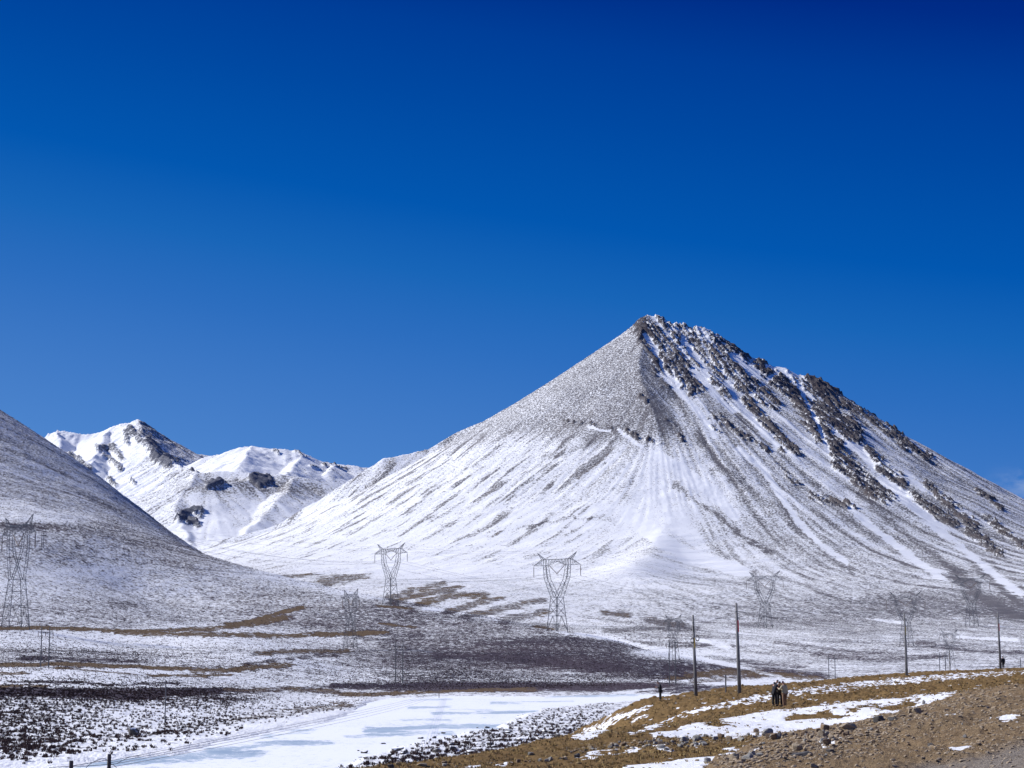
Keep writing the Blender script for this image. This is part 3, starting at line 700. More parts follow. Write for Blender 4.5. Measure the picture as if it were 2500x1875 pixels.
SNOW_P = [
    [(1395, 1808), (1430, 1780), (1500, 1752), (1560, 1731), (1594, 1723), (1590, 1732), (1540, 1753), (1500, 1773), (1470, 1791), (1430, 1808)],
    [(1470, 1758), (1520, 1735), (1533, 1731), (1500, 1752)], [(1520, 1770), (1560, 1752), (1600, 1742), (1570, 1762)],
    [(1530, 1795), (1590, 1770), (1640, 1750), (1700, 1731), (1760, 1720), (1840, 1699), (1900, 1688), (1990, 1675), (2080, 1666), (2200, 1655), (2340, 1644), (2560, 1635), (2560, 1646), (2400, 1655), (2300, 1665), (2180, 1677), (2060, 1692), (1960, 1704), (1880, 1714), (1800, 1725), (1700, 1745), (1640, 1764), (1580, 1787)],
    [(1590, 1796), (1640, 1781), (1720, 1766), (1800, 1752), (1840, 1741), (1890, 1735), (1960, 1731), (2000, 1722), (2080, 1712), (2180, 1704), (2240, 1696), (2300, 1690), (2400, 1684), (2560, 1674), (2560, 1684), (2400, 1692), (2330, 1701), (2290, 1713), (2262, 1731), (2180, 1746), (2130, 1760), (2080, 1776), (2030, 1786), (1960, 1795), (1880, 1801), (1800, 1803), (1700, 1806), (1600, 1804)],
    [(1405, 1853), (1460, 1835), (1500, 1827), (1512, 1832), (1470, 1846), (1430, 1854)], [(1480, 1842), (1560, 1832), (1600, 1826), (1560, 1840)],
    [(1525, 1880), (1600, 1860), (1700, 1851), (1815, 1837), (1800, 1850), (1720, 1871), (1700, 1885), (1540, 1890)],
    [(2040, 1786), (2110, 1771), (2160, 1770), (2090, 1787)], [(2130, 1815), (2180, 1804), (2178, 1812), (2140, 1820)], [(2230, 1788), (2300, 1772), (2345, 1768), (2320, 1779), (2260, 1787)], [(1985, 1836), (2060, 1825), (2072, 1834), (2010, 1847)],
    [(2295, 1858), (2330, 1850), (2375, 1848), (2340, 1859)], [(2410, 1775), (2500, 1758), (2560, 1752), (2560, 1760), (2450, 1775)], [(2440, 1800), (2560, 1784), (2560, 1790), (2455, 1803)], [(1820, 1852), (1875, 1844), (1860, 1857)], [(1770, 1832), (1830, 1822), (1842, 1829), (1790, 1837)],
    [(1110, 1874), (1190, 1864), (1170, 1876)], [(2190, 1735), (2230, 1722), (2270, 1720), (2278, 1734), (2180, 1751)], [(1200, 1868), (1240, 1860), (1260, 1862), (1230, 1874)], [(2180, 1862), (2240, 1850), (2260, 1856), (2200, 1868)], [(1690, 1820), (1720, 1814), (1740, 1816), (1700, 1826)], [(1600, 1832), (1640, 1828), (1650, 1834), (1610, 1838)]]
BROWN_P = [[(1915, 1758), (1960, 1747), (2030, 1744), (2088, 1750), (2060, 1756), (1980, 1759)], [(1720, 1771), (1760, 1764), (1795, 1769), (1760, 1779)], [(2130, 1731), (2180, 1721), (2250, 1713), (2200, 1736)], [(1900, 1706), (1960, 1700), (2020, 1693), (1980, 1702)], [(2050, 1734), (2110, 1726), (2140, 1724), (2090, 1738)]]
DIRT_P = [(1740, 1895), (1790, 1853), (1870, 1822), (1960, 1800), (2060, 1781), (2140, 1766), (2210, 1748), (2290, 1725), (2340, 1702), (2420, 1690), (2500, 1683), (2800, 1675), (2800, 1990), (1700, 1990)]
ROAD_P = [(2180, 1905), (2290, 1876), (2370, 1858), (2440, 1842), (2520, 1826), (2800, 1800), (2800, 1990), (2000, 1990)]

nc, nr = 1060, 1000
PXB, LB = np.meshgrid(np.linspace(-200, 2760, nc), np.linspace(math.log(30), math.log(430), nr))
YB = np.exp(LB); XB = (PXB - 1250) / F * YB * CT
ZB = BANK(XB / YB * 2.2, LB * 1.1) * YB / 100
bpx, bpyy = proj(XB, YB, ZB)
# ragged edges: wobble the traced outlines with noise in metres
wA = fbm(XB / 4.0, YB / 4.0, 4, 201); wB = fbm(XB / 0.9, YB / 0.9, 3, 203); wC = fbm(XB / 1.6, YB / 3.2, 4, 205)
kk = np.clip(100 / YB, .3, 1.4)
qx = bpx + 11 * kk * wA + 5 * kk * wB; qy = bpyy + 4.5 * kk * wC + 2.2 * kk * wB
sdS = np.full(XB.shape, -99.0)
for p in SNOW_P: sdS = np.maximum(sdS, poly_sd(qx, qy, p))
for p in BROWN_P: sdS = np.minimum(sdS, -poly_sd(qx, qy, p))
sdD = poly_sd(bpx + 14 * kk * wA, bpyy + 6 * kk * wC, DIRT_P); dirt = sst(-4, 5, sdD)
sdR = poly_sd(bpx + 20 * kk * wA, bpyy + 7 * kk * wC, ROAD_P); road = sst(-8, 10, sdR)
# tussocks: lumpy cushions of turf; stony rubble on the dirt
t1 = np.maximum(pn(XB / 0.85, YB / 0.85, 211), -0.1) + 0.5 * np.maximum(pn(XB / 0.38, YB / 0.38, 213), 0)
t2 = fbm(XB / 0.30, YB / 0.30, 3, 215); t3 = ridged(XB / 1.1, YB / 1.1, 3, 217)
tus = sst(100, 150, YB) * 1.1 + 0.5
wD = fbm(XB / 0.33, YB / 0.5, 2, 207)
snow = sst(-1.6, 1.6, sdS - 9 * np.maximum(t1 - .05, 0) * tus - 3.6 * np.maximum(wD + .2 * wA, 0) * np.clip(110 / YB, .4, 1.3))
patchy = sst(1900, 2050, bpx) * sst(1690, 1676, bpyy)
snow = np.clip(snow - patchy * sst(.15, .5, t1 + .25 * wA), 0, 1)
dust = sst(.38, .9, fbm(XB / 1.3, YB / 1.3, 3, 219) + 0.3 * wA - 0.55 * t1) * (1 - dirt) * sst(95, 150, YB) * 0.8
snow = np.maximum(snow, dust)
lumps = (1 - dirt) * (0.17 * t1 * tus + 0.03 * t2 * np.clip(YB / 90, .5, 1.6)) + dirt * (1 - road) * (0.10 * t3 + 0.05 * t2 + 0.10 * wA) + road * 0.02 * t2
ZB = ZB + lumps * (1 - .75 * snow) + snow * (0.05 + 0.02 * wB) + 0.25 * sst(-2, 14, sdD) * (1 - .6 * road) + 0.12 * wA
red = sst(.2, 1.2, fbm(XB / 7, YB / 7, 3, 221)) * .6 + .5 * sst(.2, .8, wB)
BANK_SNOW = snow

def mat_bank():
    n = NT('turf_dirt_and_snow')
    v1 = n.remap(n.noise(0.55, 5, 0.65), .33, .67); v2 = n.remap(n.noise(5.0, 5, 0.7), .33, .67); v3 = n.remap(n.noise(19.0, 3, 0.65), .3, .7)
    g = n.mix(v2, (0.165, 0.104, 0.040), (0.315, 0.208, 0.092)); g = n.mix(n.math('MULTIPLY', v1, .5), g, (0.27, 0.165, 0.06))
    g = n.mix(n.math('MULTIPLY', n.attr('red'), .30), g, (0.12, 0.052, 0.026)); g = n.mix(n.math('MULTIPLY', v3, .42), g, (0.05, 0.032, 0.016))  # fine dark flecks paint tussock shadows into the turf colour
    d = n.mix(v2, (0.170, 0.116, 0.064), (0.330, 0.242, 0.142)); d = n.mix(n.math('MULTIPLY', v1, .30), d, (0.27, 0.170, 0.085)); d = n.mix(n.math('MULTIPLY', v3, .3), d, (0.14, 0.105, 0.075))
    r = n.mix(v2, (0.21, 0.18, 0.15), (0.31, 0.275, 0.235)); r = n.mix(n.math('MULTIPLY', v1, .5), r, (0.26, 0.21, 0.16))
    c = n.mix(n.attr('dirt'), g, d); c = n.mix(n.attr('road'), c, r)
    u = n.remap(n.noise(2.2, 4, .65), .36, .64)
    sf = n.math('MULTIPLY_ADD', n.math('SUBTRACT', n.attr('snow'), n.math('MULTIPLY_ADD', u, .5, .25)), 5.0, .5, clamp=True)
    s = n.mix(v1, SNOW, (0.80, 0.815, 0.855))
    n.set('Base Color', n.mix(sf, c, s)); n.set('Roughness', .9); n.bsdf.inputs['Specular IOR Level'].default_value = .12
    h = n.math('MULTIPLY', n.math('ADD', n.noise(7.0, 5, .7), n.math('MULTIPLY', n.noise(26, 3, .6), .4)), n.remap(sf, 0, 1, 1, .4))
    n.set('Normal', n.bump(h, .9, .16))
    return n.m
keep = ZB > -19
bank = tag(grid_mesh('grassy_bank', XB, YB, ZB, {'snow': snow, 'dirt': dirt, 'road': road, 'red': np.clip(red, 0, 1)}, mat_bank()), kind='structure')
BPX, BPY = proj(XB, YB, ZB)

def grid_at(px, py, PXa, PYa, Xa, Ya, Za, pxs_, far=False):
    """visible surface point of a polar grid at photo pixel (px, py)"""
    j = int(np.clip(np.searchsorted(pxs_, px), 1, len(pxs_) - 1))
    col = PYa[:, j]
    if far:
        k = np.where(col <= py)[0]
    else:
        m = np.minimum.accumulate(col); k = np.where(m <= py)[0]
    i = int(k[0]) if len(k) else len(col) - 1
    return (float(Xa[i, j]), float(Ya[i, j]), float(Za[i, j]))
_bp = np.linspace(-200, 2760, nc)
def bank_at(px, py): return grid_at(px, py, BPX, BPY, XB, YB, ZB, _bp)
def ground_at(px, py): return grid_at(px, py, GPX, GPY, Xg, Yg, Zg, pxs)
def bank_z(x, y):
    j = np.clip(np.rint((1250 + x / y / CT * F + 200) / 2960 * (nc - 1)), 0, nc - 1).astype(int); i = np.clip(np.rint((np.log(y) - math.log(30)) / (math.log(430) - math.log(30)) * (nr - 1)), 0, nr - 1).astype(int)
    return ZB[i, j]

# ================================================================== stones
def rock_shape(seed, sub=3, planes=9, rough=.025):
    r = random.Random(seed); bm = bmesh.new(); bmesh.ops.create_icosphere(bm, subdivisions=sub, radius=1)
    pl = []
    for ax in ((1, 0, 0), (-1, 0, 0), (0, 1, 0), (0, -1, 0), (0, 0, 1), (0, 0, -1)):
        v = (Vector(ax) + Vector((r.gauss(0, .22), r.gauss(0, .22), r.gauss(0, .22)))).normalized(); pl.append((v, r.uniform(.55, .8)))
    for k in range(planes - 4):
        v = Vector((r.gauss(0, 1), r.gauss(0, 1), r.gauss(0, 1))).normalized(); pl.append((v, r.uniform(.62, .95)))
    for v in bm.verts:
        d = v.co.normalized(); m = 1.15
        for n_, h in pl:
            c = d.dot(n_)
            if c > .05: m = min(m, h / c)
        v.co = d * m * (1 + r.uniform(-rough, rough))
    V = np.array([v.co[:] for v in bm.verts]); bm.faces.ensure_lookup_table()
    T = np.array([[v.index for v in f.verts] for f in bm.faces]); bm.free()
    return V, T
M_STONE = [mat_flat('grey_stone', (0.20, 0.195, 0.18), (0.36, 0.345, 0.315), 3, .9, bump=.6, bd=.05), mat_flat('tan_stone', (0.25, 0.195, 0.13), (0.42, 0.345, 0.245), 3, .9, bump=.6, bd=.05), mat_flat('dark_stone', (0.06, 0.058, 0.06), (0.14, 0.132, 0.125), 3, .85, bump=.6, bd=.05), mat_flat('brown_stone', (0.15, 0.10, 0.062), (0.28, 0.20, 0.125), 3, .9, bump=.6, bd=.05)]
def mat_capped():
    n = NT('snow_dusted_stone')
    g = n.t.nodes.new('ShaderNodeNewGeometry'); sx = n.t.nodes.new('ShaderNodeSeparateXYZ'); n.L(g.outputs['Normal'], sx.inputs[0])
    f = n.math('MULTIPLY_ADD', n.math('ADD', sx.outputs[2], n.math('MULTIPLY', n.noise(2.5, 3, .6), .5)), 6, -4.4, clamp=True)
    n.set('Base Color', n.mix(f, n.mix(n.remap(n.noise(3, 5, .6), .3, .7), (0.05, 0.045, 0.045), (0.13, 0.115, 0.10)), SNOW)); n.set('Roughness', .9); n.set('Normal', n.bump(n.noise(6, 4, .6), .5, .05))
    return n.m
M_CAPPED = mat_capped()
ROCK_ME = []
for k in range(14):
    V, T = rock_shape(300 + k)
    me_ = tri_mesh('stone', V, T, M_STONE[0]); m_ = me_.data; bpy.data.objects.remove(me_); ROCK_ME.append(m_)
ROCK_MATS = {}
def stone(name, loc, size, mat, rot, lab, group, cat='stone', k=None, sink=.3):
    k = random.randrange(14) if k is None else k
    key = (k, mat.name)
    if key not in ROCK_MATS:
        m = ROCK_ME[k].copy(); m.materials.clear(); m.materials.append(mat); ROCK_MATS[key] = m
    o = bpy.data.objects.new(name, ROCK_MATS[key]); COL.objects.link(o)
    o.location = (loc[0], loc[1], loc[2] + size[2] * (1 - sink) - size[2] * .35); o.scale = size; o.rotation_euler = rot
    return tag(o, lab, cat, group)

rr = random.Random(21)
def along(pts, t):
    n = len(pts) - 1; a = min(int(t * n), n - 1); f = t * n - a
    return pts[a][0] + (pts[a + 1][0] - pts[a][0]) * f, pts[a][1] + (pts[a + 1][1] - pts[a][1]) * f
def scatter(n, line, spread, smin, smax, mats, lab, group, at=bank_at, cat='stone', name='stone', flatn=.75):
    for i in range(n):
        px, py = along(line, rr.random()); px += rr.gauss(0, 14); py += rr.gauss(0, spread)
        p = at(px, py); s = .82 * (smin + (smax - smin) * rr.random() ** 2.6)
        stone(name, p, (s * rr.uniform(.8, 1.3), s * rr.uniform(.7, 1.1), s * rr.uniform(.55, 1) * flatn / .75), rr.choice(mats), (rr.uniform(-.2, .2), rr.uniform(-.2, .2), rr.uniform(0, 6.3)), lab, group, cat)
scatter(74, [(1390, 1833), (1500, 1824), (1600, 1816), (1700, 1808), (1800, 1803), (1880, 1802), (1960, 1796), (2040, 1788)], 6, .08, .26, [M_STONE[0], M_STONE[0], M_STONE[1], M_STONE[3]], 'angular grey or tan stone in the row of stones below the lower snow patch', 'stones lined up below the lower snow patch')
scatter(28, [(1540, 1826), (1640, 1814), (1720, 1808)], 9, .12, .26, [M_STONE[0], M_STONE[0], M_STONE[1]], 'pale broken stone in the dense heap where the snow patch ends at left', 'stones heaped at the left end of the snow patch')
scatter(22, [(900, 1878), (1080, 1866), (1250, 1862), (1380, 1852), (1460, 1846)], 8, .08, .21, [M_STONE[0], M_STONE[1], M_STONE[2], M_STONE[3]], 'loose stone lying on the brown turf near the bottom edge', 'loose stones on the turf at the bottom edge')
scatter(54, [(1790, 1862), (1880, 1832), (1980, 1808), (2070, 1788), (2160, 1765), (2300, 1728)], 9, .05, .20, [M_STONE[1], M_STONE[1], M_STONE[3], M_STONE[0]], 'small tan stone along the rubbly upper edge of the dirt bank', 'tan stones along the edge of the dirt bank')
scatter(30, [(1850, 1870), (1960, 1850), (2080, 1830), (2250, 1800), (2420, 1770)], 22, .03, .11, [M_STONE[1], M_STONE[3], M_STONE[0]], 'little stone scattered over the open brown dirt slope', 'little stones on the open dirt slope')
# the stones one notices one by one
def big(px, py, s, mat, rot, lab, k, name='boulder', cat='boulder', sink=.3): return stone(name, bank_at(px, py), tuple(.66 * q for q in s), mat, rot, lab, None, cat, k, sink)
big(2066, 1782, (.50, .30, .27), M_STONE[1], (.05, .12, .2), 'wide flat-topped tan boulder at the right end of the lower snow patch', 3)
big(2138, 1762, (.38, .34, .27), M_STONE[2], (.0, .1, .8), 'dark slaty boulder on the edge of the dirt bank right of the flat-topped boulder', 5)
big(2172, 1760, (.30, .26, .16), M_STONE[2], (.1, .0, 2.8), 'low dark slab leaning against the right side of the slaty boulder', 8)
big(2234, 1742, (.34, .30, .33), M_STONE[1], (.0, .0, .3), 'pyramid-shaped tan boulder with a snow drift at its foot', 9)
big(2250, 1719, (.17, .15, .24), M_STONE[0], (.1, .05, .5), 'upright grey stone standing alone on the snow above the pyramid-shaped boulder', 2, 'stone', 'stone')
big(1955, 1846, (.52, .22, .12), M_STONE[2], (.0, -.12, .15), 'long dark slab lying flat on the dirt with snow to its right', 6)
big(2020, 1838, (.22, .16, .10), M_STONE[2], (.1, .0, .8), 'short dark slab beside the snow right of the long dark slab', 4)
big(2265, 1822, (.13, .12, .09), M_STONE[2], (.0, .2, .4), 'black stone alone in the middle of the brown dirt slope', 1, 'stone', 'stone')
big(1722, 1864, (.22, .20, .20), M_STONE[0], (.1, .0, 1.1), 'grey boulder standing in the bottom snow patch', 10)
big(1790, 1853, (.26, .22, .18), M_STONE[1], (.0, .1, 2.0), 'tan boulder at the right tip of the bottom snow patch', 11)
big(1500, 1823, (.22, .18, .14), M_STONE[0], (.0, .0, .2), 'broad grey stone on the turf left of the dense heap of stones', 0)
big(1295, 1846, (.24, .18, .15), M_STONE[0], (.0, .1, .1), 'grey boulder lying alone on turf above the bottom stones', 7)
big(1342, 1857, (.17, .15, .19), M_STONE[0], (.0, .0, .9), 'pointed grey stone on the turf right of a lone grey boulder', 12, 'stone', 'stone')
big(1262, 1862, (.19, .17, .2), M_STONE[3], (.1, .0, .4), 'brown upright stone with a smaller one leaning on it near the bottom edge', 13, 'stone', 'stone')
big(1030, 1872, (.34, .22, .13), M_STONE[1], (.0, .05, .1), 'wide pale slab cut by the bottom edge of the frame', 3)
p_ = ground_at(330, 1794)
stone('boulder', p_, (1.15, 1.0, .95), M_CAPPED, (.1, .2, .4), 'big snow-covered boulder among the low shrubs at left', None, 'boulder', 5, .35)

# river-edge stones
def shore_pt(n, line, spread, size, lab, group):
    for i in range(n):
        px, py = along(line, rr.random()); px += rr.gauss(0, 22); py += rr.gauss(0, spread); p = ground_at(px, py)
        if p[1] > 420: continue
        s = size * (.5 + rr.random() ** 2); z = max(p[2], ICE_Z)
        stone('stone', (p[0], p[1], z), (s * rr.uniform(.8, 1.4), s, s * .6), M_CAPPED, (rr.uniform(-.2, .2), rr.uniform(-.2, .2), rr.uniform(0, 6.3)), lab, group)
shore_pt(34, [(900, 1846), (1020, 1842), (1130, 1836), (1220, 1826)], 9, .45, 'dark snow-dusted stone on the near shore of the frozen river', 'stones on the near shore of the frozen river')
shore_pt(22, [(1240, 1806), (1320, 1798), (1400, 1788)], 8, .5, 'dark snow-dusted stone on the gravel bar under the steep bank', 'stones on the gravel bar under the bank')
shore_pt(14, [(1060, 1808), (1120, 1796), (1170, 1786), (1260, 1776)], 6, .4, 'dark stone poking out of the snow at the tip of the gravel bar', 'stones at the tip of the gravel bar')

# ------------------------------------------------ uncountable small things
def blob_soup(pos, size, shapes, rng, flat=.7):
    Vs, Ts, base = [], [], 0
    ids = rng.integers(0, len(shapes), len(pos))
    for s in range(len(shapes)):
        V, T = shapes[s]; m = np.where(ids == s)[0]
        if not len(m): continue
        a = rng.uniform(0, 6.28, len(m)); c, s_ = np.cos(a), np.sin(a)
        sc = size[m][:, None] * np.stack([rng.uniform(.7, 1.3, len(m)), rng.uniform(.7, 1.2, len(m)), rng.uniform(.5, 1, len(m)) * flat], -1)
        W_ = V[None] * sc[:, None, :]
        R_ = np.stack([W_[..., 0] * c[:, None] - W_[..., 1] * s_[:, None], W_[..., 0] * s_[:, None] + W_[..., 1] * c[:, None], W_[..., 2]], -1) + pos[m][:, None, :]
        Vs.append(R_.reshape(-1, 3)); nV = len(V)
        Ts.append((T[None] + (np.arange(len(m)) * nV)[:, None, None]).reshape(-1, 3) + base); base += len(m) * nV
    return np.concatenate(Vs), np.concatenate(Ts)
peb = [rock_shape(500 + k, 1, 7, .08) for k in range(8)]
# gravel over the dirt bank
N = 48000
gp = RNG.uniform(1500, 2700, N); gy = np.exp(RNG.uniform(math.log(34), math.log(120), N))
gj = np.clip(np.rint((gp + 200) / 2960 * (nc - 1)), 0, nc - 1).astype(int); gi = np.clip(np.rint((np.log(gy) - math.log(30)) / (math.log(430) - math.log(30)) * (nr - 1)), 0, nr - 1).astype(int)
dd = dirt[gi, gj] * (1 - .75 * road[gi, gj]) * (1 - snow[gi, gj]); clump = np.clip(.6 + .5 * fbm(XB[gi, gj] / 5, YB[gi, gj] / 5, 2, 231), 0, 1)
ok = RNG.random(N) < dd * clump
gx_ = (gp - 1250) / F * gy * CT
pos = np.stack([gx_, gy, bank_z(gx_, gy) + .01], -1)[ok]; sz = (.018 + .075 * RNG.random(ok.sum()) ** 4) * np.clip(pos[:, 1] / 60, .8, 1.5)
extra = []
for line, n_, sp_, s0, s1 in (([(1390, 1833), (1500, 1824), (1600, 1816), (1700, 1808), (1800, 1803), (1880, 1802), (1960, 1796), (2040, 1788)], 700, 7, .025, .12), ([(1770, 1868), (1860, 1838), (1980, 1806), (2070, 1787), (2160, 1764), (2300, 1727), (2420, 1694)], 1500, 11, .02, .11), ([(1780, 1872), (1900, 1850), (2050, 1820), (2200, 1790)], 1100, 20, .02, .09), ([(1560, 1732), (1500, 1750), (1440, 1775), (1400, 1795)], 160, 6, .04, .16), ([(950, 1874), (1200, 1866), (1400, 1850)], 160, 8, .02, .08)):
    for _ in range(n_):
        px_, py_ = along(line, RNG.random()); q_ = bank_at(px_ + RNG.normal(0, 16), py_ + RNG.normal(0, sp_)); extra.append((*q_, s0 + (s1 - s0) * RNG.random() ** 3))
extra = np.array(extra); pos = np.concatenate([pos, extra[:, :3]]); sz = np.concatenate([sz, extra[:, 3]])
V, T = blob_soup(pos, sz, peb, RNG)
def mat_soup(name, c1, c2, c3):
    n = NT(name); f = n.remap(n.noise(.9, 5, .8), .3, .7); f2 = n.remap(n.noise(7, 3, .8), .3, .7)
    n.set('Base Color', n.mix(f2, n.mix(f, c1, c2), c3)); n.set('Roughness', .92); n.bsdf.inputs['Specular IOR Level'].default_value = .1
    return n.m
tag(tri_mesh('gravel', V, T, mat_soup('gravel', (0.17, 0.125, 0.085), (0.33, 0.25, 0.17), (0.42, 0.35, 0.26))), 'loose gravel strewn over the brown dirt bank', 'gravel', kind='stuff')
# clods and stones lying in the turf
N = 9000
gp = RNG.uniform(860, 2700, N); gy = np.exp(RNG.uniform(math.log(60), math.log(320), N)); gx_ = (gp - 1250) / F * gy * CT
gj = np.clip(np.rint((gp + 200) / 2960 * (nc - 1)), 0, nc - 1).astype(int); gi = np.clip(np.rint((np.log(gy) - math.log(30)) / (math.log(430) - math.log(30)) * (nr - 1)), 0, nr - 1).astype(int)
ok = RNG.random(N) < (1 - dirt[gi, gj]) * np.clip(.35 + .8 * fbm(gx_ / 3, gy / 6, 3, 251), .05, 1) * (1 - .6 * snow[gi, gj])
pos2 = np.stack([gx_[ok], gy[ok], ZB[gi, gj][ok] + .02], -1)
V, T = blob_soup(pos2, (.05 + .14 * RNG.random(len(pos2)) ** 2.5) * np.clip(pos2[:, 1] / 130, .6, 1.5), peb, RNG, .8)
tag(tri_mesh('turf_clods', V, T, mat_soup('turf_clod', (0.085, 0.055, 0.026), (0.22, 0.15, 0.07), (0.31, 0.235, 0.13))), 'small brown turf clods and stones dotting the grassy bank', 'clods', kind='stuff')
# rubble along the shore
N = 9000
gp = RNG.uniform(640, 1480, N); gy = np.exp(RNG.uniform(math.log(190), math.log(420), N)); gx_ = (gp - 1250) / F * gy * CT
zz, sd_ = ground_height(gx_, gy); qx_, qy_ = proj(gx_, gy, zz)
cl = fbm(gx_ / 9, gy / 9, 3, 233)
zone = sst(900, 1250, qx_) * .5 + .5 * sst(1840, 1870, qy_)
ok = (RNG.random(N) < np.clip(.35 + .9 * cl, 0, 1) * zone * np.where((sd_ < 8) & (qy_ > 1738), 1, 0) * (sd_ > -90))
pos = np.stack([gx_, gy, np.maximum(zz, ICE_Z) + .03], -1)[ok]
V, T = blob_soup(pos, .10 + .28 * RNG.random(len(pos)) ** 3, peb, RNG, .75)
tag(tri_mesh('rubble', V, T, M_CAPPED), 'snow-dusted rubble along the near shore of the frozen river', 'rubble', kind='stuff')

def tufts(pos, h, r, k, w, rng):
    n = len(pos)
    a = rng.uniform(0, 6.28, (n, k)); rad = rng.uniform(0, 1, (n, k)) ** .6
    ox = np.cos(a) * rad; oy = np.sin(a) * rad
    b = pos[:, None, :] + np.stack([ox * r[:, None] * .55, oy * r[:, None] * .55, np.zeros((n, k)) - .05], -1)
    tp = pos[:, None, :] + np.stack([ox * r[:, None] * 1.15 + rng.normal(0, .05, (n, k)), oy * r[:, None] * 1.15, h[:, None] * (1.1 - .65 * rad ** 2) * rng.uniform(.7, 1.1, (n, k))], -1)
    an = rng.uniform(0, 6.28, (n, k)); d = np.stack([np.cos(an), np.sin(an), np.zeros((n, k))], -1) * (w[:, None, None])
    m = b * .35 + tp * .65
    V = np.stack([b - d * .5, b + d * .5, m + d, tp, m - d], 2).reshape(-1, 3)
    i = np.arange(n * k) * 5
    T = np.concatenate([np.stack([i, i + 1, i + 2], -1), np.stack([i, i + 2, i + 4], -1), np.stack([i + 4, i + 2, i + 3], -1)])
    return V, T
# dwarf shrubs on the flats left of the river
N = 165000
gp = RNG.uniform(-500, 1500, N); gy = np.exp(RNG.uniform(math.log(215), math.log(760), N)); gx_ = (gp - 1250) / F * gy * CT
gj = np.clip(np.rint((gp + 620) / 3740 * 999), 0, 999).astype(int); gi = np.clip(np.rint((np.log(gy) - lnD[0]) / (lnD[-1] - lnD[0]) * 1049), 0, 1049).astype(int)
cl = fbm(gx_ / 2.6, gy / 2.6, 3, 241) * .35
acc = np.clip(1.02 - SNOW_G[gi, gj] + cl * .8, 0, 1) ** 1.45 * (.72 + .28 * sst(520, 320, gy)) * (1 - .9 * np.clip(GRASS_G[gi, gj], 0, 1)) * (SDR[gi, gj] < -2)
acc *= np.where(GPY[gi, gj] > 1684, .35 + .65 * sst(700, 480, gp + 60 * cl), 1)
ok = RNG.random(N) < acc
pos = np.stack([gx_[ok], gy[ok], Zg[gi, gj][ok]], -1); n_ = len(pos)
sz = RNG.uniform(.5, 1.15, n_) * np.clip(1.35 - gy[ok] / 650, .55, 1.0)
print('shrubs', n_)
V, T = tufts(pos, .52 * sz, .38 * sz, 15, .055 * sz, RNG)
M_SHRUB = mat_soup('bare_dwarf_shrub', (0.026, 0.017, 0.022), (0.052, 0.034, 0.038), (0.085, 0.055, 0.050))
tag(tri_mesh('dwarf_shrubs', V, T, M_SHRUB), 'dark bare dwarf shrubs half buried in snow left of the river', 'shrubs', kind='stuff')
# the same scrub, coarser, up the left hill and over the low ridge
N = 150000
gp = RNG.uniform(-450, 1760, N); gy = np.exp(RNG.uniform(math.log(640), math.log(2080), N)); gx_ = (gp - 1250) / F * gy * CT
gj = np.clip(np.rint((gp + 620) / 3740 * 999), 0, 999).astype(int); gi = np.clip(np.rint((np.log(gy) - lnD[0]) / (lnD[-1] - lnD[0]) * 1049), 0, 1049).astype(int)
ok = RNG.random(N) < np.clip(1.0 - SNOW_G[gi, gj] + .2 * fbm(gx_ / 5, gy / 9, 3, 243), 0, 1) ** 1.2 * sst(1760, 1640, gp) * (1 - .95 * np.clip(GRASS_G[gi, gj], 0, 1)) * np.where(GPY[gi, gj] > 1665, .3, 1)
pos = np.stack([gx_[ok], gy[ok], Zg[gi, gj][ok]], -1); n_ = len(pos)
sz = RNG.uniform(.55, 1.25, n_) * np.clip(gy[ok] / 1150, .75, 1.35)
V, T = tufts(pos, .36 * sz, .42 * sz, 5, .13 * sz, RNG)
tag(tri_mesh('hill_scrub', V, T, mat_soup('hill_scrub', (0.045, 0.032, 0.042), (0.075, 0.055, 0.064), (0.105, 0.08, 0.085))), 'dark scrub dotting the snow of the left hill and the low ridge', 'scrub', kind='stuff')
# dry grass on the bank
N = 34000
gp = RNG.uniform(850, 2700, N); gy = np.exp(RNG.uniform(math.log(60), math.log(330), N)); gx_ = (gp - 1250) / F * gy * CT
gj = np.clip(np.rint((gp + 200) / 2960 * (nc - 1)), 0, nc - 1).astype(int); gi = np.clip(np.rint((np.log(gy) - math.log(30)) / (math.log(430) - math.log(30)) * (nr - 1)), 0, nr - 1).astype(int)
ok = RNG.random(N) < (1 - dirt[gi, gj]) * (1 - .93 * BANK_SNOW[gi, gj]) * np.clip(.45 + .6 * t1[gi, gj], 0, 1)
pos = np.stack([gx_[ok], gy[ok], ZB[gi, gj][ok]], -1); n_ = len(pos); sz = RNG.uniform(.5, 1.1, n_)
V, T = tufts(pos, .11 * sz, .16 * sz, 8, .022 * sz * np.clip(gy[ok] / 90, 1, 2.5), RNG)
tag(tri_mesh('dry_grass', V, T, mat_soup('dry_grass', (0.18, 0.116, 0.045), (0.30, 0.20, 0.085), (0.40, 0.30, 0.14))), 'short dry golden grass on the near bank', 'grass', kind='stuff')

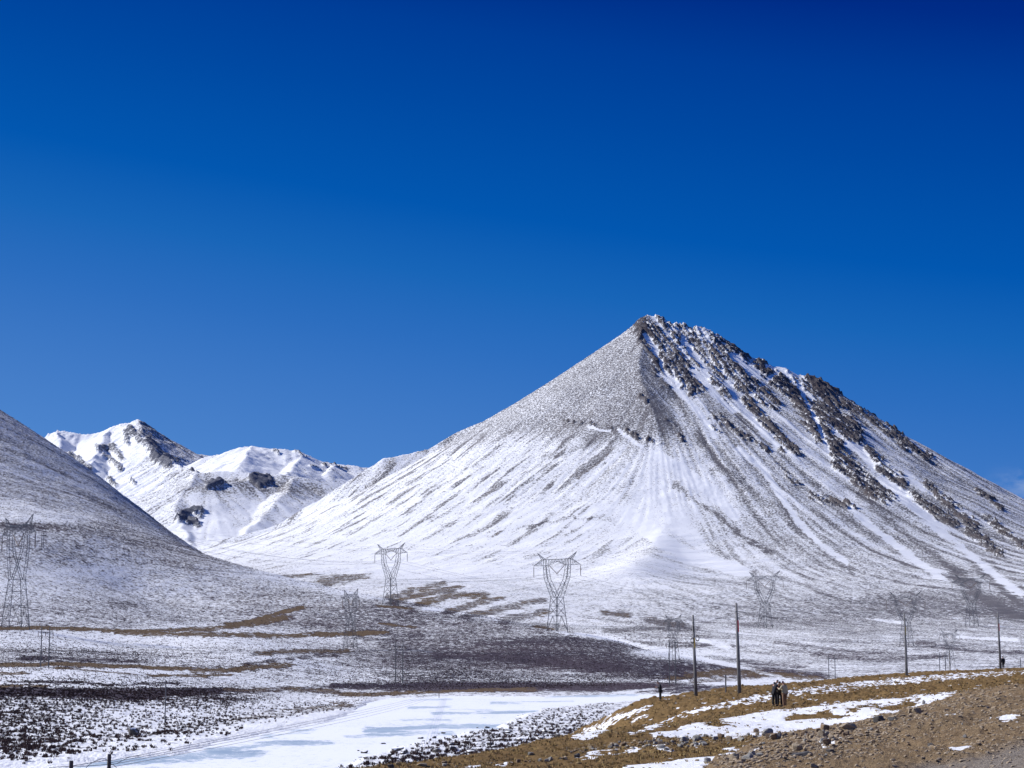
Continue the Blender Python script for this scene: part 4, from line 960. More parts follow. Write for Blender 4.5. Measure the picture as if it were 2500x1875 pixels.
# ================================================================== pylons, poles, wires
M_STEEL = mat_flat('galvanised_steel', (0.045, 0.052, 0.072), (0.085, 0.095, 0.12), .6, .6, .2)
M_CONC = mat_flat('weathered_concrete', (0.12, 0.12, 0.12), (0.22, 0.215, 0.21), 2.0, .9, bump=.3, bd=.01)
M_WOOD = mat_flat('weathered_wood', (0.09, 0.08, 0.07), (0.20, 0.18, 0.155), 4.0, .9, bump=.5, bd=.01)
M_INS = mat_flat('brown_insulator', (0.10, 0.075, 0.06), (0.19, 0.13, 0.09), 2, .35)
M_BLACK = mat_flat('black_cable', (0.018, 0.018, 0.02), (0.035, 0.035, 0.038), 5, .6)
M_RED = mat_flat('red_paint', (0.50, 0.03, 0.04), (0.38, 0.02, 0.03), 4, .6)
M_YEL = mat_flat('yellow_tape', (0.50, 0.36, 0.05), (0.40, 0.28, 0.04), 4, .6)
M_WHITE = mat_flat('pale_plate', (0.55, 0.55, 0.52), (0.42, 0.42, 0.40), 4, .6)
M_WIRE = mat_flat('aluminium_conductor', (0.07, 0.075, 0.085), (0.10, 0.105, 0.115), 1, .5)

def zig(mb, A, B, n, w):
    """zigzag lattice between two chords A(t), B(t)"""
    a0, a1 = Vector(A[0]), Vector(A[1]); b0, b1 = Vector(B[0]), Vector(B[1])
    for i in range(n):
        t0, t1 = i / n, (i + 1) / n
        if i % 2 == 0: mb.bar(a0.lerp(a1, t0), b0.lerp(b1, t1), w)
        else: mb.bar(b0.lerp(b1, t0), a0.lerp(a1, t1), w)

def pylon_parts(root, t=1.0):
    LW, CW, BW = .30 * t, .24 * t, .13 * t
    # lower body
    m = MB()
    lv = [0, 8.8, 14.2, 19.0]
    hw = lambda z: 4.2 + (2.5 - 4.2) * z / 19.0
    cor = ((-1, -1), (1, -1), (1, 1), (-1, 1))
    for sx, sy in cor: m.bar((sx * (hw(-1.5)), sy * hw(-1.5), -1.5), (sx * 2.5, sy * 2.5, 19), LW)
    for a in range(4):
        (x0, y0), (x1, y1) = cor[a], cor[(a + 1) % 4]
        for k in range(1, 4):
            h = hw(lv[k]); m.bar((x0 * h, y0 * h, lv[k]), (x1 * h, y1 * h, lv[k]), BW * 1.2)
        h = hw(8.8); mid_ = ((x0 + x1) / 2 * h, (y0 + y1) / 2 * h, 8.8)
        for (cx, cy) in ((x0, y0), (x1, y1)):
            b0 = hw(0.0); m.bar((cx * b0, cy * b0, 0.0), mid_, BW * 1.3)
            h2 = hw(4.5); q = Vector((cx * b0, cy * b0, 0)).lerp(Vector(mid_), .5); m.bar((cx * h2, cy * h2, 4.5), q, BW)
        for k in range(1, 3):
            ha, hb = hw(lv[k]), hw(lv[k + 1])
            m.bar((x0 * ha, y0 * ha, lv[k]), (x1 * hb, y1 * hb, lv[k + 1]), BW); m.bar((x1 * ha, y1 * ha, lv[k]), (x0 * hb, y0 * hb, lv[k + 1]), BW)
    m.build('lattice_body', M_STEEL, root)
    for s in (-1, 1):
        m = MB()
        O = [(s * 2.5, 2.5, 19), (s * 8.5, 1.3, 30), (s * 9.3, 1.0, 37)]; I = [(s * .2, 2.4, 19.2), (s * 5.8, 1.3, 29.6), (s * 7.1, 1.0, 37)]
        fl = lambda p: (p[0], -p[1], p[2])
        for k in range(2):
            n = 8 if k == 0 else 5
            for f in (lambda p: p, fl):
                m.bar(f(O[k]), f(O[k + 1]), CW); m.bar(f(I[k]), f(I[k + 1]), CW)
                zig(m, (f(O[k]), f(O[k + 1])), (f(I[k]), f(I[k + 1])), n, BW)
            zig(m, (O[k], O[k + 1]), (fl(O[k]), fl(O[k + 1])), n - 1, BW * .8)
        m.build('fork_arm', M_STEEL, root)
    m = MB()
    for sy in (-1, 1):
        m.bar((-10.5, sy, 40.4), (10.5, sy, 40.4), CW); m.bar((-9.3, sy, 37), (-7.1, sy, 37), CW); m.bar((7.1, sy, 37), (9.3, sy, 37), CW)
        for s in (-1, 1):
            m.bar((s * 7.1, sy, 37), (0, sy, 39.3), CW * .8); zig(m, ((s * 9.3, sy, 37), (s * 9.3, sy, 37)), ((s * 10.5, sy, 40.4), (s * 7.1, sy, 40.4)), 2, BW)
            zig(m, ((s * 7.1, sy, 40.4), (0, sy, 40.4)), ((s * 7.1, sy, 37), (0, sy, 39.3)), 6, BW)
            m.bar((s * 7.1, sy, 37), (s * 7.1, sy, 40.4), BW); m.bar((s * 9.3, sy, 37), (s * 9.3, sy, 40.4), BW)
    zig(m, ((-10.5, 1, 40.4), (10.5, 1, 40.4)), ((-10.5, -1, 40.4), (10.5, -1, 40.4)), 12, BW)
    m.build('cross_beam', M_STEEL, root)
    for s in (-1, 1):
        m = MB(); tip = (s * 17.3, 0, 37.05)
        for sy in (-1, 1):
            m.bar((s * 10.5, sy, 40.4), tip, CW * .9); m.bar((s * 9.3, sy, 37), tip, CW * .9)
            zig(m, ((s * 10.5, sy, 40.4), tip), ((s * 9.3, sy, 37), tip), 5, BW)
        m.build('side_arm', M_STEEL, root)
        m = MB(); tip = (s * 14.6, 0, 44.3)
        for sy in (-1, 1):
            m.bar((s * 10.6, sy, 40.4), tip, CW * .9); m.bar((s * 8.9, sy, 40.4), tip, CW * .9); zig(m, ((s * 10.6, sy, 40.4), tip), ((s * 8.9, sy, 40.4), tip), 5, BW)
        m.build('earth_wire_peak', M_STEEL, root)
        m = MB(); m.ring_tube([(s * 17.3, 0, 37), (s * 17.3, 0, 36.4), (s * 17.3, 0, 36.3), (s * 17.3, 0, 31.0), (s * 17.3, 0, 30.7)], [.08, .08, .20, .20, .08], 8); m.build('insulator_string', M_INS, root)
        m = MB(); m.ring_tube([(s * 5.9, 0, 37.2), (s * 5.4, 0, 36.8), (s * .3, 0, 32.5), (0, 0, 32.2)], [.08, .19, .19, .08], 8); m.build('insulator_string', M_INS, root)

def base_z(px, py, D):
    x = PX(px, D, 0); return x, D, zg(x, D)
GP = 'lattice pylons of the high-voltage line'
# column, foot and height in the photo give distance and true height on the terrain
PY = [(33, 1533, 276, -54, 'steel lattice pylon cut by the left edge, in front of the left slope'),
      (950, 1479, 152, -44, 'steel lattice pylon on the crest of the low hill with snow streaks behind it'),
      (1359, 1543, 195, -42, 'steel lattice pylon on the end of the low hill, standing out sharply against white snow'),
      (1866, 1534, 140, -42, 'steel lattice pylon on the mountain apron above the two utility poles'),
      (2212, 1579, 136, -40, 'faint steel lattice pylon behind the utility pole at right, its feet near the pole top'),
      (2374, 1531, 129, -40, 'faint steel lattice pylon on the dark scree, farthest right of the tall ones')]
def stand_at(px, py): 
    x, y, z = ground_at(px, py); return (x, y, zg(x, y))
proto = None; PYL = []
for px, py, hp, yaw, lab in PY:
    loc = stand_at(px, py); h = hp / F * loc[1]
    if px == 33: o = empty('pylon', loc); pylon_parts(o, .8)      # the near one is drawn with its slimmer members
    elif proto is None: proto = empty('pylon', loc); pylon_parts(proto); o = proto
    else: o = copy_tree(proto); o.location = loc
    o.rotation_euler = (0, 0, math.radians(yaw)); o.scale = (h / 45,) * 3; tag(o, lab, 'pylon', GP); PYL.append(o)
    print('pylon', px, round(loc[1]), round(h, 1))
SM = [(855, 1585, 147, -64, 'smaller steel pylon seen nearly edge-on in the middle of the low left hill'), (1643, 1612, 112, -62, 'smaller thin pylon rising behind the end of the low hill, left of the utility poles'), (2317, 1628, 90, -60, 'small faint pylon on the snowy flat between the two right-hand utility poles')]
SML = []
for px, py, hp, yaw, lab in SM:
    loc = stand_at(px, py); h = hp / F * loc[1]
    o = copy_tree(proto); o.location = loc; o.rotation_euler = (0, 0, math.radians(yaw)); o.scale = (h / 45,) * 3
    tag(o, lab, 'pylon', 'smaller pylons of the second line'); SML.append(o)
    print('pylon', px, round(loc[1]), round(h, 1))

def attach(o, p):
    return Matrix.LocRotScale(o.location, o.rotation_euler, o.scale) @ Vector(p)
def cable(name, pts, sag, r, mat, lab, cat='cable', group=None, n=24, segn=4):
    m = MB(); path = []
    for a, b in zip(pts[:-1], pts[1:]):
        a, b = Vector(a), Vector(b); L_ = (b - a).length
        for k in range(n):
            t = k / n; q = a.lerp(b, t); q.z -= sag * L_ * 4 * t * (1 - t); path.append(q)
    path.append(Vector(pts[-1]))
    m.ring_tube(path, [r] * len(path), segn); return tag(m.build(name, mat), lab, cat, group)
CP = {'left side arm': (-17.3, 0, 30.6), 'middle fork': (0, 0, 32.1), 'right side arm': (17.3, 0, 30.6)}
G1 = 'conductors of the high-voltage line'
lines = [([PYL[0], PYL[2], PYL[5]], 'line starting at the left-edge pylon'), ([PYL[1], PYL[3], PYL[4]], 'line starting at the hill-crest pylon')]
for ps, ln in lines:
    for nm, p in CP.items():
        w = [attach(o, p) for o in ps]
        d0 = (w[0] - w[1]); d0.z = 0; w0 = w[0] + d0.normalized() * 260; w0.z = w[0].z + 4
        cable('power_line', [w0] + w, .022, .055, M_WIRE, f'thin sagging conductor on the {nm} of the {ln}', 'cable', G1)
    for s, nm in ((-1, 'left'), (1, 'right')):
        cable('earth_wire', [attach(o, (s * 14.6, 0, 44.2)) for o in ps], .014, .03, M_WIRE, f'hair-thin earth wire on the {nm} peaks of the {ln}', 'cable', G1)
for nm, p in CP.items():
    cable('power_line', [attach(o, p) for o in SML], .018, .04, M_WIRE, f'thin conductor on the {nm} of the three smaller pylons', 'cable', 'conductors of the smaller line')

# ---------------------------------------------------------------- two-pole frames of the minor line
def hframe_parts(root, sep, h, r):
    for s in (-1, 1):
        m = MB(); m.ring_tube([(s * sep / 2, 0, -1), (s * sep / 2, 0, h)], [r * 1.2, r * .8], 8); m.build('pole', M_CONC_D, root)
    m = MB(); m.box((0, .12, h - 1.5), sep + 2.0, .12, .16); m.build('crossarm', M_STEEL, root)
    for x in (-sep / 2 - .95, 0, sep / 2 + .95):
        m = MB(); m.ring_tube([(x, .12, h - 1.6), (x, .12, h - 1.75), (x, .12, h - 2.6)], [.03, .10, .10], 6); m.build('insulator', M_INS, root)
M_CONC_D = mat_flat('dark_concrete', (0.075, 0.08, 0.09), (0.14, 0.14, 0.15), 2, .9)
HF = [(109, -1629, 97, 2.1, 10, 'two-pole wooden-looking power frame with a crossarm on the left flats'), (972, -1667, 98, 2.5, 20, 'two-pole power frame in front of the dark end of the low hill'), (1638, -1673, 107, 2.3, 15, 'two-pole power frame just left of the looped-cable pole, on the dark shore'),
      (2030, 760, 10.5, 2.5, 0, 'two-pole power frame rising behind the bank right of the group of three people'), (2300, 760, 11.5, 2.3, 5, 'two-pole power frame beside a thicker single pole behind the bank'), (2497, 770, 9.5, 2.3, 10, 'power frame cut by the right edge of the picture'), (94.5, 1100, 8.7, 1.0, 30, 'small distant two-pole frame high on the left slope')]
HFL = []
for k, (px, D, h, sep, yaw, lab) in enumerate(HF):
    if D < 0:
        loc = stand_at(px, -D); sep *= loc[1] / (520, 640, 690)[k]; h = h / F * loc[1]; print('frame', px, round(loc[1]), h)
    else: loc = base_z(px, 0, D)
    o = empty('twin_utility_pole', loc, math.radians(yaw)); hframe_parts(o, sep, h, .16)
    tag(o, lab, 'power pole', 'two-pole frames of the minor power line'); HFL.append((o, sep, h))
for q, nm in ((-1, 'left'), (0, 'middle'), (1, 'right')):
    w = [attach(o, (q * (sep / 2 + .95), .12, h - 2.6)) for o, sep, h in (HFL[0], HFL[1], HFL[2], HFL[3], HFL[4], HFL[5])]
    cable('power_line', w, .02, .022, M_WIRE, f'thin wire on the {nm} insulators of the two-pole frames', 'cable', 'wires of the minor power line')
def single_pole(px, D, h, r, mat, lab, name='utility_pole', cat='utility pole', at=None, tilt=0):
    loc = at or base_z(px, 0, D); o = empty(name, loc); o.rotation_euler = (0, math.radians(tilt), 0)
    m = MB(); m.ring_tube([(0, 0, -1), (0, 0, h * .5), (0, 0, h)], [r * 1.15, r, r * .8], 8); m.build('pole', mat, o)
    m = MB(); m.ring_tube([(0, 0, h - .35), (0, 0, h - .25)], [r * 1.25, r * 1.25], 8); m.build('collar', M_STEEL, o)
    return tag(o, lab, cat)
single_pole(407, 350, 6.8, .10, M_CONC_D, 'thin grey pole standing alone among the shrubs left of the river')
single_pole(2318, 750, 12.2, .19, M_WOOD, 'thicker single pole beside the two-pole frame behind the bank')

# ---------------------------------------------------------------- the four tall poles on the bank
def tall_pole(px, py, h, lab, extra, lean=0.0):
    x, y, z = bank_at(px, py); o = empty('utility_pole', (x, y, z)); o.rotation_euler = (0, lean, 0)
    m = MB(); m.ring_tube([(0, 0, -.8), (0, 0, h * .5), (0, 0, h)], [.185, .145, .095], 16); m.build('pole', M_CONC, o, True)
    m = MB(); m.ring_tube([(0, 0, h - .82), (0, 0, h - .74)], [.125, .125], 12); m.box((.0, -.14, h - .78), .10, .12, .07); m.build('collar', M_STEEL, o)
    extra(o, h)
    return tag(o, lab, 'utility pole', 'tall concrete poles on the near bank'), Vector((x, y, z)), h
def ex_coils(o, h):
    for dx, dz in ((-.17, -2.55), (.33, -2.35)):
        m = MB()
        for k in range(4): m.torus((dx, -.20 - .03 * k, h + dz + .01 * (k % 2)), .165 + .012 * (k % 3 - 1), .022, n=24, sy=1.55)
        m.build('cable_coil', M_BLACK, o, True)
    m = MB(); m.ring_tube([(.06, -.14, h - 2.3), (.06, -.15, h - 3.3)], [.04, .04], 8); m.build('yellow_sleeve', M_YEL, o)
    m = MB(); m.box((.07, -.16, h - 3.7), .07, .03, .75); m.build('marker_strip', M_WHITE, o)
    m = MB(); m.ring_tube([(-.02, -.13, h - 1.1), (-.02, -.13, h - 1.7)], [.06, .06], 8); m.build('cable_closure', M_BLACK, o)
def ex_red(o, h):
    m = MB(); m.ring_tube([(.10, -.10, h - 1.55), (.10, -.10, h - 1.6), (.10, -.10, h - 2.6), (.10, -.10, h - 2.65)], [.02, .055, .055, .02], 10); m.build('red_marker', M_RED, o)
def ex_pale(o, h):
    m = MB(); m.box((.07, -.12, h - 2.3), .07, .04, 1.1); m.build('marker_strip', M_YEL, o)
poles = [tall_pole(1697, 1698, 8.0, 'concrete pole with two hanging loops of black cable and a yellow strip', ex_coils, -.025), tall_pole(1803, 1692, 8.1, 'tallest concrete pole, with a red marker near the top, above the group of three people', ex_red, -.022),
         tall_pole(2211, 1648, 7.9, 'plain concrete pole with a pale strip, in front of a faint pylon', ex_pale, -.012), tall_pole(2440, 1633, 8.0, 'concrete pole with a small red marker and a person standing at its foot', ex_red, -.02)]
tops = [p + Vector((0, -.2, h - .78)) for _, p, h in poles]
cable('overhead_cable', [(-10, 330, 8.0)] + tops + [(150, 360, 4.5)], .012, .014, M_BLACK, 'thin dark cable strung along the four tall concrete poles', 'cable')

# ---------------------------------------------------------------- fence posts and wires
def post(p, h, w, mat, lab, wraps=()):
    o = empty('fence_post', p)
    m = MB(); m.ring_tube([(0, 0, -.6), (0, 0, h * .96), (0, 0, h)], [w * .72, w * .70, w * .62], 6); m.build('post', mat, o)
    for k in wraps:
        m = MB(); m.torus((0, 0, 0), w * .78, .012, n=14, m=5)
        for v in m.v: v.y, v.z = v.z, v.y + k
        m.ring_tube([(w * .7, -.02, k), (w * 1.5, -.06, k + .02)], [.012, .01], 5); m.build('wire_tie', M_BLACK, o)
    return tag(o, lab, 'fence post', 'posts of the wire fence')
DL, DR = 78.0, 80.0
pl_ = P(174, 1857, DL); pr_ = P(267, 1841, DR)
post((pl_[0], DL, pl_[2] - 1.45), 1.45, .12, M_WOOD, 'grey wooden fence post at the bottom edge, shorter of the pair at lower left', (1.10, .98))
post((pr_[0], DR, pr_[2] - 1.55), 1.55, .115, M_WOOD, 'grey wooden fence post at the bottom edge, taller of the pair at lower left', (1.20, 1.02))
pa = bank_at(1573, 1704); post(pa, 1.66, .09, M_CONC_D, 'thin concrete post on the edge of the bank left of the lone person')
pb = bank_at(1769, 1692); post(pb, 1.75, .10, M_CONC_D, 'short grey post on the ridge between the two tall poles')
fx, fy, fz = P(1072, 1688, 560); fz = -13.0
post((fx, fy, fz), 1.5, .13, M_WOOD, 'distant fence post on the far shore where the wires end')
R_ = Vector((pr_[0], DR - .1, pr_[2])); L_ = Vector((pl_[0], DL - .1, pl_[2])); E_ = Vector((fx, fy, fz + 1.4))
for k, (dz, ez, nm) in enumerate(((-.28, 0, 'topmost'), (-.36, -.25, 'second'), (-.44, -.5, 'third'), (-.55, -.9, 'lowest'))):
    m = MB(); a = R_ + Vector((0, 0, dz)); b = E_ + Vector((0, 0, ez)); pts = []; rad = []
    for i in range(41):
        t = (i / 40) ** 1.6; q = a.lerp(b, t); q.z -= (.55 + .25 * k) * 4 * t * (1 - t) * .6; pts.append(q); rad.append(.010 + .010 * t)
    m.ring_tube(pts, rad, 5); tag(m.build('fence_wire', M_WIRE), f'{nm} of the long fence wires crossing the ice from the taller corner post', 'wire', 'long fence wires over the ice')
def loose(pts, lab, r=.011):
    P_ = [Vector(P(*p)) for p in pts]; out = []
    for i in range(len(P_) - 1):
        p0 = P_[max(i - 1, 0)]; p1 = P_[i]; p2 = P_[i + 1]; p3 = P_[min(i + 2, len(P_) - 1)]
        for k in range(8):
            t = k / 8; out.append(.5 * ((2 * p1) + (p2 - p0) * t + (2 * p0 - 5 * p1 + 4 * p2 - p3) * t * t + (3 * p1 - p0 - 3 * p2 + p3) * t ** 3))
    out.append(P_[-1]); m = MB(); m.ring_tube(out, [r] * len(out), 5); tag(m.build('fence_wire', M_BLACK), lab, 'wire', 'loose fence wires at lower left')
loose([(266, 1858, 80), (252, 1852, 79.8), (236, 1857, 79.5), (220, 1865, 79), (208, 1878, 78.6), (200, 1895, 78)], 'loose wire arching over between the two lower-left posts')
loose([(176, 1870, 78), (200, 1866, 78.6), (235, 1860, 79.4), (266, 1856, 80)], 'slack upper wire between the two lower-left posts')
loose([(120, 1874, 77), (150, 1872, 77.6), (174, 1871, 78), (210, 1870, 79), (266, 1866, 80)], 'slack lower wire between the two lower-left posts')
loose([(268, 1866, 80), (285, 1864, 80.5), (300, 1856, 81), (318, 1848, 82), (345, 1845, 84)], 'wire curling up to the right of the taller lower-left post')
loose([(268, 1864, 80), (278, 1868, 80.3), (286, 1877, 80.6), (292, 1890, 81)], 'wire curling down to the right of the taller lower-left post')

# ================================================================== people
def skin_obj(name, verts, edges, rad, mat, parent, sub=2):
    me = bpy.data.meshes.new(name); me.from_pydata(verts, edges, []); o = bpy.data.objects.new(name, me); COL.objects.link(o)
    md = o.modifiers.new('skin', 'SKIN'); md.use_smooth_shade = True
    for i, r in enumerate(rad):
        sv = me.skin_vertices[0].data[i]; sv.radius = (r, r) if isinstance(r, (int, float)) else r; sv.use_root = (i == 0)
    sb = o.modifiers.new('sub', 'SUBSURF'); sb.levels = sub; sb.render_levels = sub
    dg = bpy.context.evaluated_depsgraph_get(); m2 = bpy.data.meshes.new_from_object(o.evaluated_get(dg))
    o.modifiers.clear(); o.data = m2; m2.name = name; m2.materials.clear(); m2.materials.append(mat)
    for p in m2.polygons: p.use_smooth = True
    o.parent = parent
    return o
def chain(skel, keys, links, grow, over):
    idx = {k: i for i, k in enumerate(keys)}
    return [tuple(skel[k]) for k in keys], [(idx[a], idx[b]) for a, b in links], [over.get(k, grow) for k in keys]
M_SKIN = mat_flat('skin', (0.36, 0.20, 0.14), (0.42, 0.24, 0.17), 6, .55)
M_HAIR = mat_flat('dark_hair', (0.012, 0.010, 0.010), (0.022, 0.018, 0.016), 20, .6)
M_SHOE = mat_flat('dark_shoe', (0.015, 0.014, 0.014), (0.03, 0.028, 0.026), 10, .6)
def cloth(nm, a, b): return mat_flat(nm, a, b, 5, .9, bump=.4, bd=.02)
def person(loc, S, lab, top, low, hat, hatmat, height=1.75, hood=False, pose_twist=0, group=None):
    o = empty('person', loc, pose_twist)
    sc = height / 1.75
    S = {k: Vector(v) * sc for k, v in S.items()}
    body_k = ['pel', 'sp', 'ch', 'nk', 'hd', 'tp', 'shL', 'elL', 'wrL', 'paL', 'shR', 'elR', 'wrR', 'paR', 'hipL', 'knL', 'anL', 'toL', 'hipR', 'knR', 'anR', 'toR']
    body_l = [('pel', 'sp'), ('sp', 'ch'), ('ch', 'nk'), ('nk', 'hd'), ('hd', 'tp')] + [(a + s, b + s) for s in 'LR' for a, b in (('sh', 'el'), ('el', 'wr'), ('wr', 'pa'), ('hip', 'kn'), ('kn', 'an'), ('an', 'to'))] + [('ch', 'shL'), ('ch', 'shR'), ('pel', 'hipL'), ('pel', 'hipR')]
    br = dict(pel=(.13, .10), sp=(.12, .10), ch=(.14, .11), nk=.055, hd=(.075, .09), tp=(.06, .065))
    for s in 'LR': br.update({'sh' + s: .06, 'el' + s: .042, 'wr' + s: .028, 'pa' + s: (.036, .018), 'hip' + s: .085, 'kn' + s: .055, 'an' + s: .038, 'to' + s: .035})
    v, e, r = chain(S, body_k, body_l, .05, br)
    body = skin_obj('body', v, e, r, M_SKIN, o)
    # face, ears and separate fingers are joined into the same body mesh
    bm = bmesh.new(); bm.from_mesh(body.data)
    def tube(pts, rad, n=6):
        t = MB(); t.ring_tube(pts, rad, n); vs = [bm.verts.new(q) for q in t.v]
        for f in t.f: bm.faces.new([vs[i] for i in f]).smooth = True
    f = (S['face'] - S['hd']).normalized(); up = (S['tp'] - S['nk']).normalized(); sd = f.cross(up).normalized(); h = S['hd']
    tube([h + f * .085 + up * .02, h + f * .115 - up * .015, h + f * .088 - up * .025], [.008, .014, .012])
    for s in (-1, 1):
        tube([h + sd * s * .078 + up * .02, h + sd * s * .088, h + sd * s * .076 - up * .03], [.010, .018, .010])
        tube([h + f * .082 + sd * s * .032 + up * .028, h + f * .090 + sd * s * .032 + up * .022], [.010, .010])
    tube([h + f * .082 - sd * .022 - up * .05, h + f * .088 - up * .05, h + f * .082 + sd * .022 - up * .05], [.006, .009, .006])
    for s in 'LR':
        w, p = S['wr' + s], S['pa' + s]; d = (p - w).normalized(); q = d.cross(Vector((0, 1, .3))).normalized(); nrm = q.cross(d).normalized()
        for k, ln in enumerate((.070, .080, .075, .058)):
            b = p + q * (.027 - .018 * k); tube([b, b + d * ln * .5 + nrm * .006, b + d * ln * .8 + nrm * .022, b + d * ln + nrm * .036], [.0095, .0090, .0085, .0065])
        b = w.lerp(p, .5) + q * .03; tube([b, b + q * .025 + d * .03, b + q * .022 + d * .055 + nrm * .015], [.011, .010, .008])
    bm.to_mesh(body.data); bm.free()
    # trousers, jacket, shoes, hair or cap
    tr = dict(pel=(.165, .135)); [tr.update({'hip' + s: .115, 'kn' + s: .085, 'an' + s: .075}) for s in 'LR']
    S2 = dict(S)
    for s in 'LR': S2['an' + s] = S['an' + s] + Vector((0, 0, .03))
    v, e, r = chain(S2, ['pel', 'hipL', 'knL', 'anL', 'hipR', 'knR', 'anR'], [('pel', 'hipL'), ('hipL', 'knL'), ('knL', 'anL'), ('pel', 'hipR'), ('hipR', 'knR'), ('knR', 'anR')], .1, tr)
    skin_obj('trousers', v, e, r, low, o)
    jk = dict(hem=(.20, .165), sp=(.185, .155), ch=(.20, .165), col=.085)
    for s in 'LR': jk.update({'sh' + s: .095, 'el' + s: .075, 'cu' + s: .058})
    S3 = dict(S); S3['hem'] = S['pel'] + Vector((0, 0, -.10)); S3['col'] = S['ch'].lerp(S['nk'], .75)
    for s in 'LR': S3['cu' + s] = S['el' + s].lerp(S['wr' + s], .88)
    v, e, r = chain(S3, ['sp', 'hem', 'ch', 'col', 'shL', 'elL', 'cuL', 'shR', 'elR', 'cuR'], [('hem', 'sp'), ('sp', 'ch'), ('ch', 'col'), ('ch', 'shL'), ('shL', 'elL'), ('elL', 'cuL'), ('ch', 'shR'), ('shR', 'elR'), ('elR', 'cuR')], .1, jk)
    skin_obj('jacket', v, e, r, top, o)
    if hood:
        b = S['nk'] - f * .10; skin_obj('hood', [tuple(b + sd * .09), tuple(b - f * .03 + up * .02), tuple(b - sd * .09)], [(0, 1), (1, 2)], [.06, .075, .06], top, o)
    for s in 'LR':
        a, t = S['an' + s], S['to' + s]
        skin_obj('shoe', [tuple(a + Vector((0, 0, -.045)) - (t - a) * .35), tuple(a.lerp(t, .4) + Vector((0, 0, -.01))), tuple(t)], [(0, 1), (1, 2)], [.052, .06, .045], M_SHOE, o)
    c = h + up * .045 - f * .018
    skin_obj(hat, [tuple(c - f * .05 - up * .03), tuple(c + up * .045), tuple(c + f * .055 + up * .02)], [(0, 1), (1, 2)], [.085, .095, .07], hatmat, o)
    if hat == 'cap':
        m = MB(); m.ring_tube([h + f * .07 + up * .055, h + f * .15 + up * .035], [.07, .06], 10)
        for q in m.v:
            rel = q - h; q -= up * (rel.dot(up) - .05 - .0 * rel.dot(f)) * .85
        m.build('brim', hatmat, o, True)
    return tag(o, lab, 'person', group)

def stand(fx, fy, lean=0.0, bow=.0, arms=None, step=.04, wide=.11):
    """joint positions for a standing figure facing (fx, fy)"""
    f = Vector((fx, fy, 0)).normalized(); r = Vector((f.y, -f.x, 0)); U = Vector((0, 0, 1))
    S = dict(pel=U * .93, sp=U * 1.12 + f * lean * .4, ch=U * 1.34 + f * lean, nk=U * 1.50 + f * (lean * 1.25 + bow * .25))
    S['hd'] = S['nk'] + U * (.13 - bow * .05) + f * (.02 + bow * .35); S['tp'] = S['hd'] + U * (.085 - bow * .02) + f * bow * .12
    S['face'] = S['hd'] + f * .1 - U * bow * .12
    for s, k in (('L', -1), ('R', 1)):
        S['sh' + s] = S['ch'] + r * k * .19 + U * .07
        if arms and arms.get(s):
            e, w = arms[s]; S['el' + s] = S['sh' + s] + r * k * e[0] + f * e[1] + U * e[2]; S['wr' + s] = S['el' + s] + r * k * w[0] + f * w[1] + U * w[2]
        else:
            S['el' + s] = S['sh' + s] + r * k * .06 - f * .02 - U * .28; S['wr' + s] = S['el' + s] + r * k * .01 + f * .04 - U * .25
        S['pa' + s] = S['wr' + s] + (S['wr' + s] - S['el' + s]).normalized() * .075
        st = f * step * (1 if k > 0 else -1)
        S['hip' + s] = U * .88 + r * k * wide * .85; S['kn' + s] = U * .49 + r * k * wide + st * .6 + f * .015; S['an' + s] = U * .085 + r * k * wide + st; S['to' + s] = U * .045 + r * k * wide * 1.15 + st + f * .16
    return S
FWD = dict(L=((.03, .08, -.27), (-.10, .22, .06)), R=((.03, .08, -.27), (-.10, .22, .06)))
blk = cloth('black_jacket', (0.012, 0.012, 0.016), (0.022, 0.022, 0.028)); blk2 = cloth('black_trousers', (0.010, 0.010, 0.012), (0.018, 0.018, 0.022)); navy = cloth('dark_down_jacket', (0.014, 0.015, 0.024), (0.024, 0.026, 0.036))
khaki = cloth('khaki_jacket', (0.40, 0.34, 0.21), (0.50, 0.43, 0.28)); brown = cloth('brown_trousers', (0.17, 0.10, 0.06), (0.24, 0.14, 0.085)); plum = cloth('purple_cap', (0.035, 0.016, 0.045), (0.06, 0.026, 0.07))
person(bank_at(1610, 1711), stand(-1, -.12, .03, .28, FWD, .03, .08), 'person in black standing alone with head bowed near the edge of the bank', blk, blk2, 'hair', M_HAIR, 1.74)
gA = bank_at(1893, 1725); DA = gA[1]
def near_(px, dy): x = PX(px, DA + dy, -3.9); return (x, DA + dy, float(bank_z(np.array([x]), np.array([DA + dy]))[0]))
G3 = 'three people standing close together'
person(near_(1891, 0), stand(.85, .45, .05, .3, dict(L=((.02, .15, -.22), (-.08, .22, .12)), R=((.02, .14, -.22), (-.06, .22, .12))), .05, .12), 'person in black hooded jacket, leftmost of the three standing close together', navy, blk2, 'hair', M_HAIR, 1.80, True, group=G3)
person(near_(1904, .75), stand(-.1, -1, .20, .42, dict(L=((.03, .12, -.24), (-.10, .2, .05)), R=((.03, .12, -.24), (-.1, .2, .05))), .06, .12), 'person in black bending forward between the other two', blk, blk2, 'hair', M_HAIR, 1.76, group=G3)
person(near_(1916, -.55), stand(-.55, .85, .04, .12, dict(L=((.16, .02, -.22), (-.02, .20, .10)), R=((.07, -.02, -.27), (.0, .08, -.23))), .05, .11), 'person in khaki jacket, brown trousers and dark purple cap, seen from behind', khaki, brown, 'cap', plum, 1.76, group=G3)
pq = bank_at(2447, 1633); person((pq[0], pq[1] + .35, pq[2]), stand(-.2, 1, .02, .05, None, .04, .11), 'person in black standing at the foot of the rightmost tall pole', blk, blk2, 'hair', M_HAIR, 1.74)

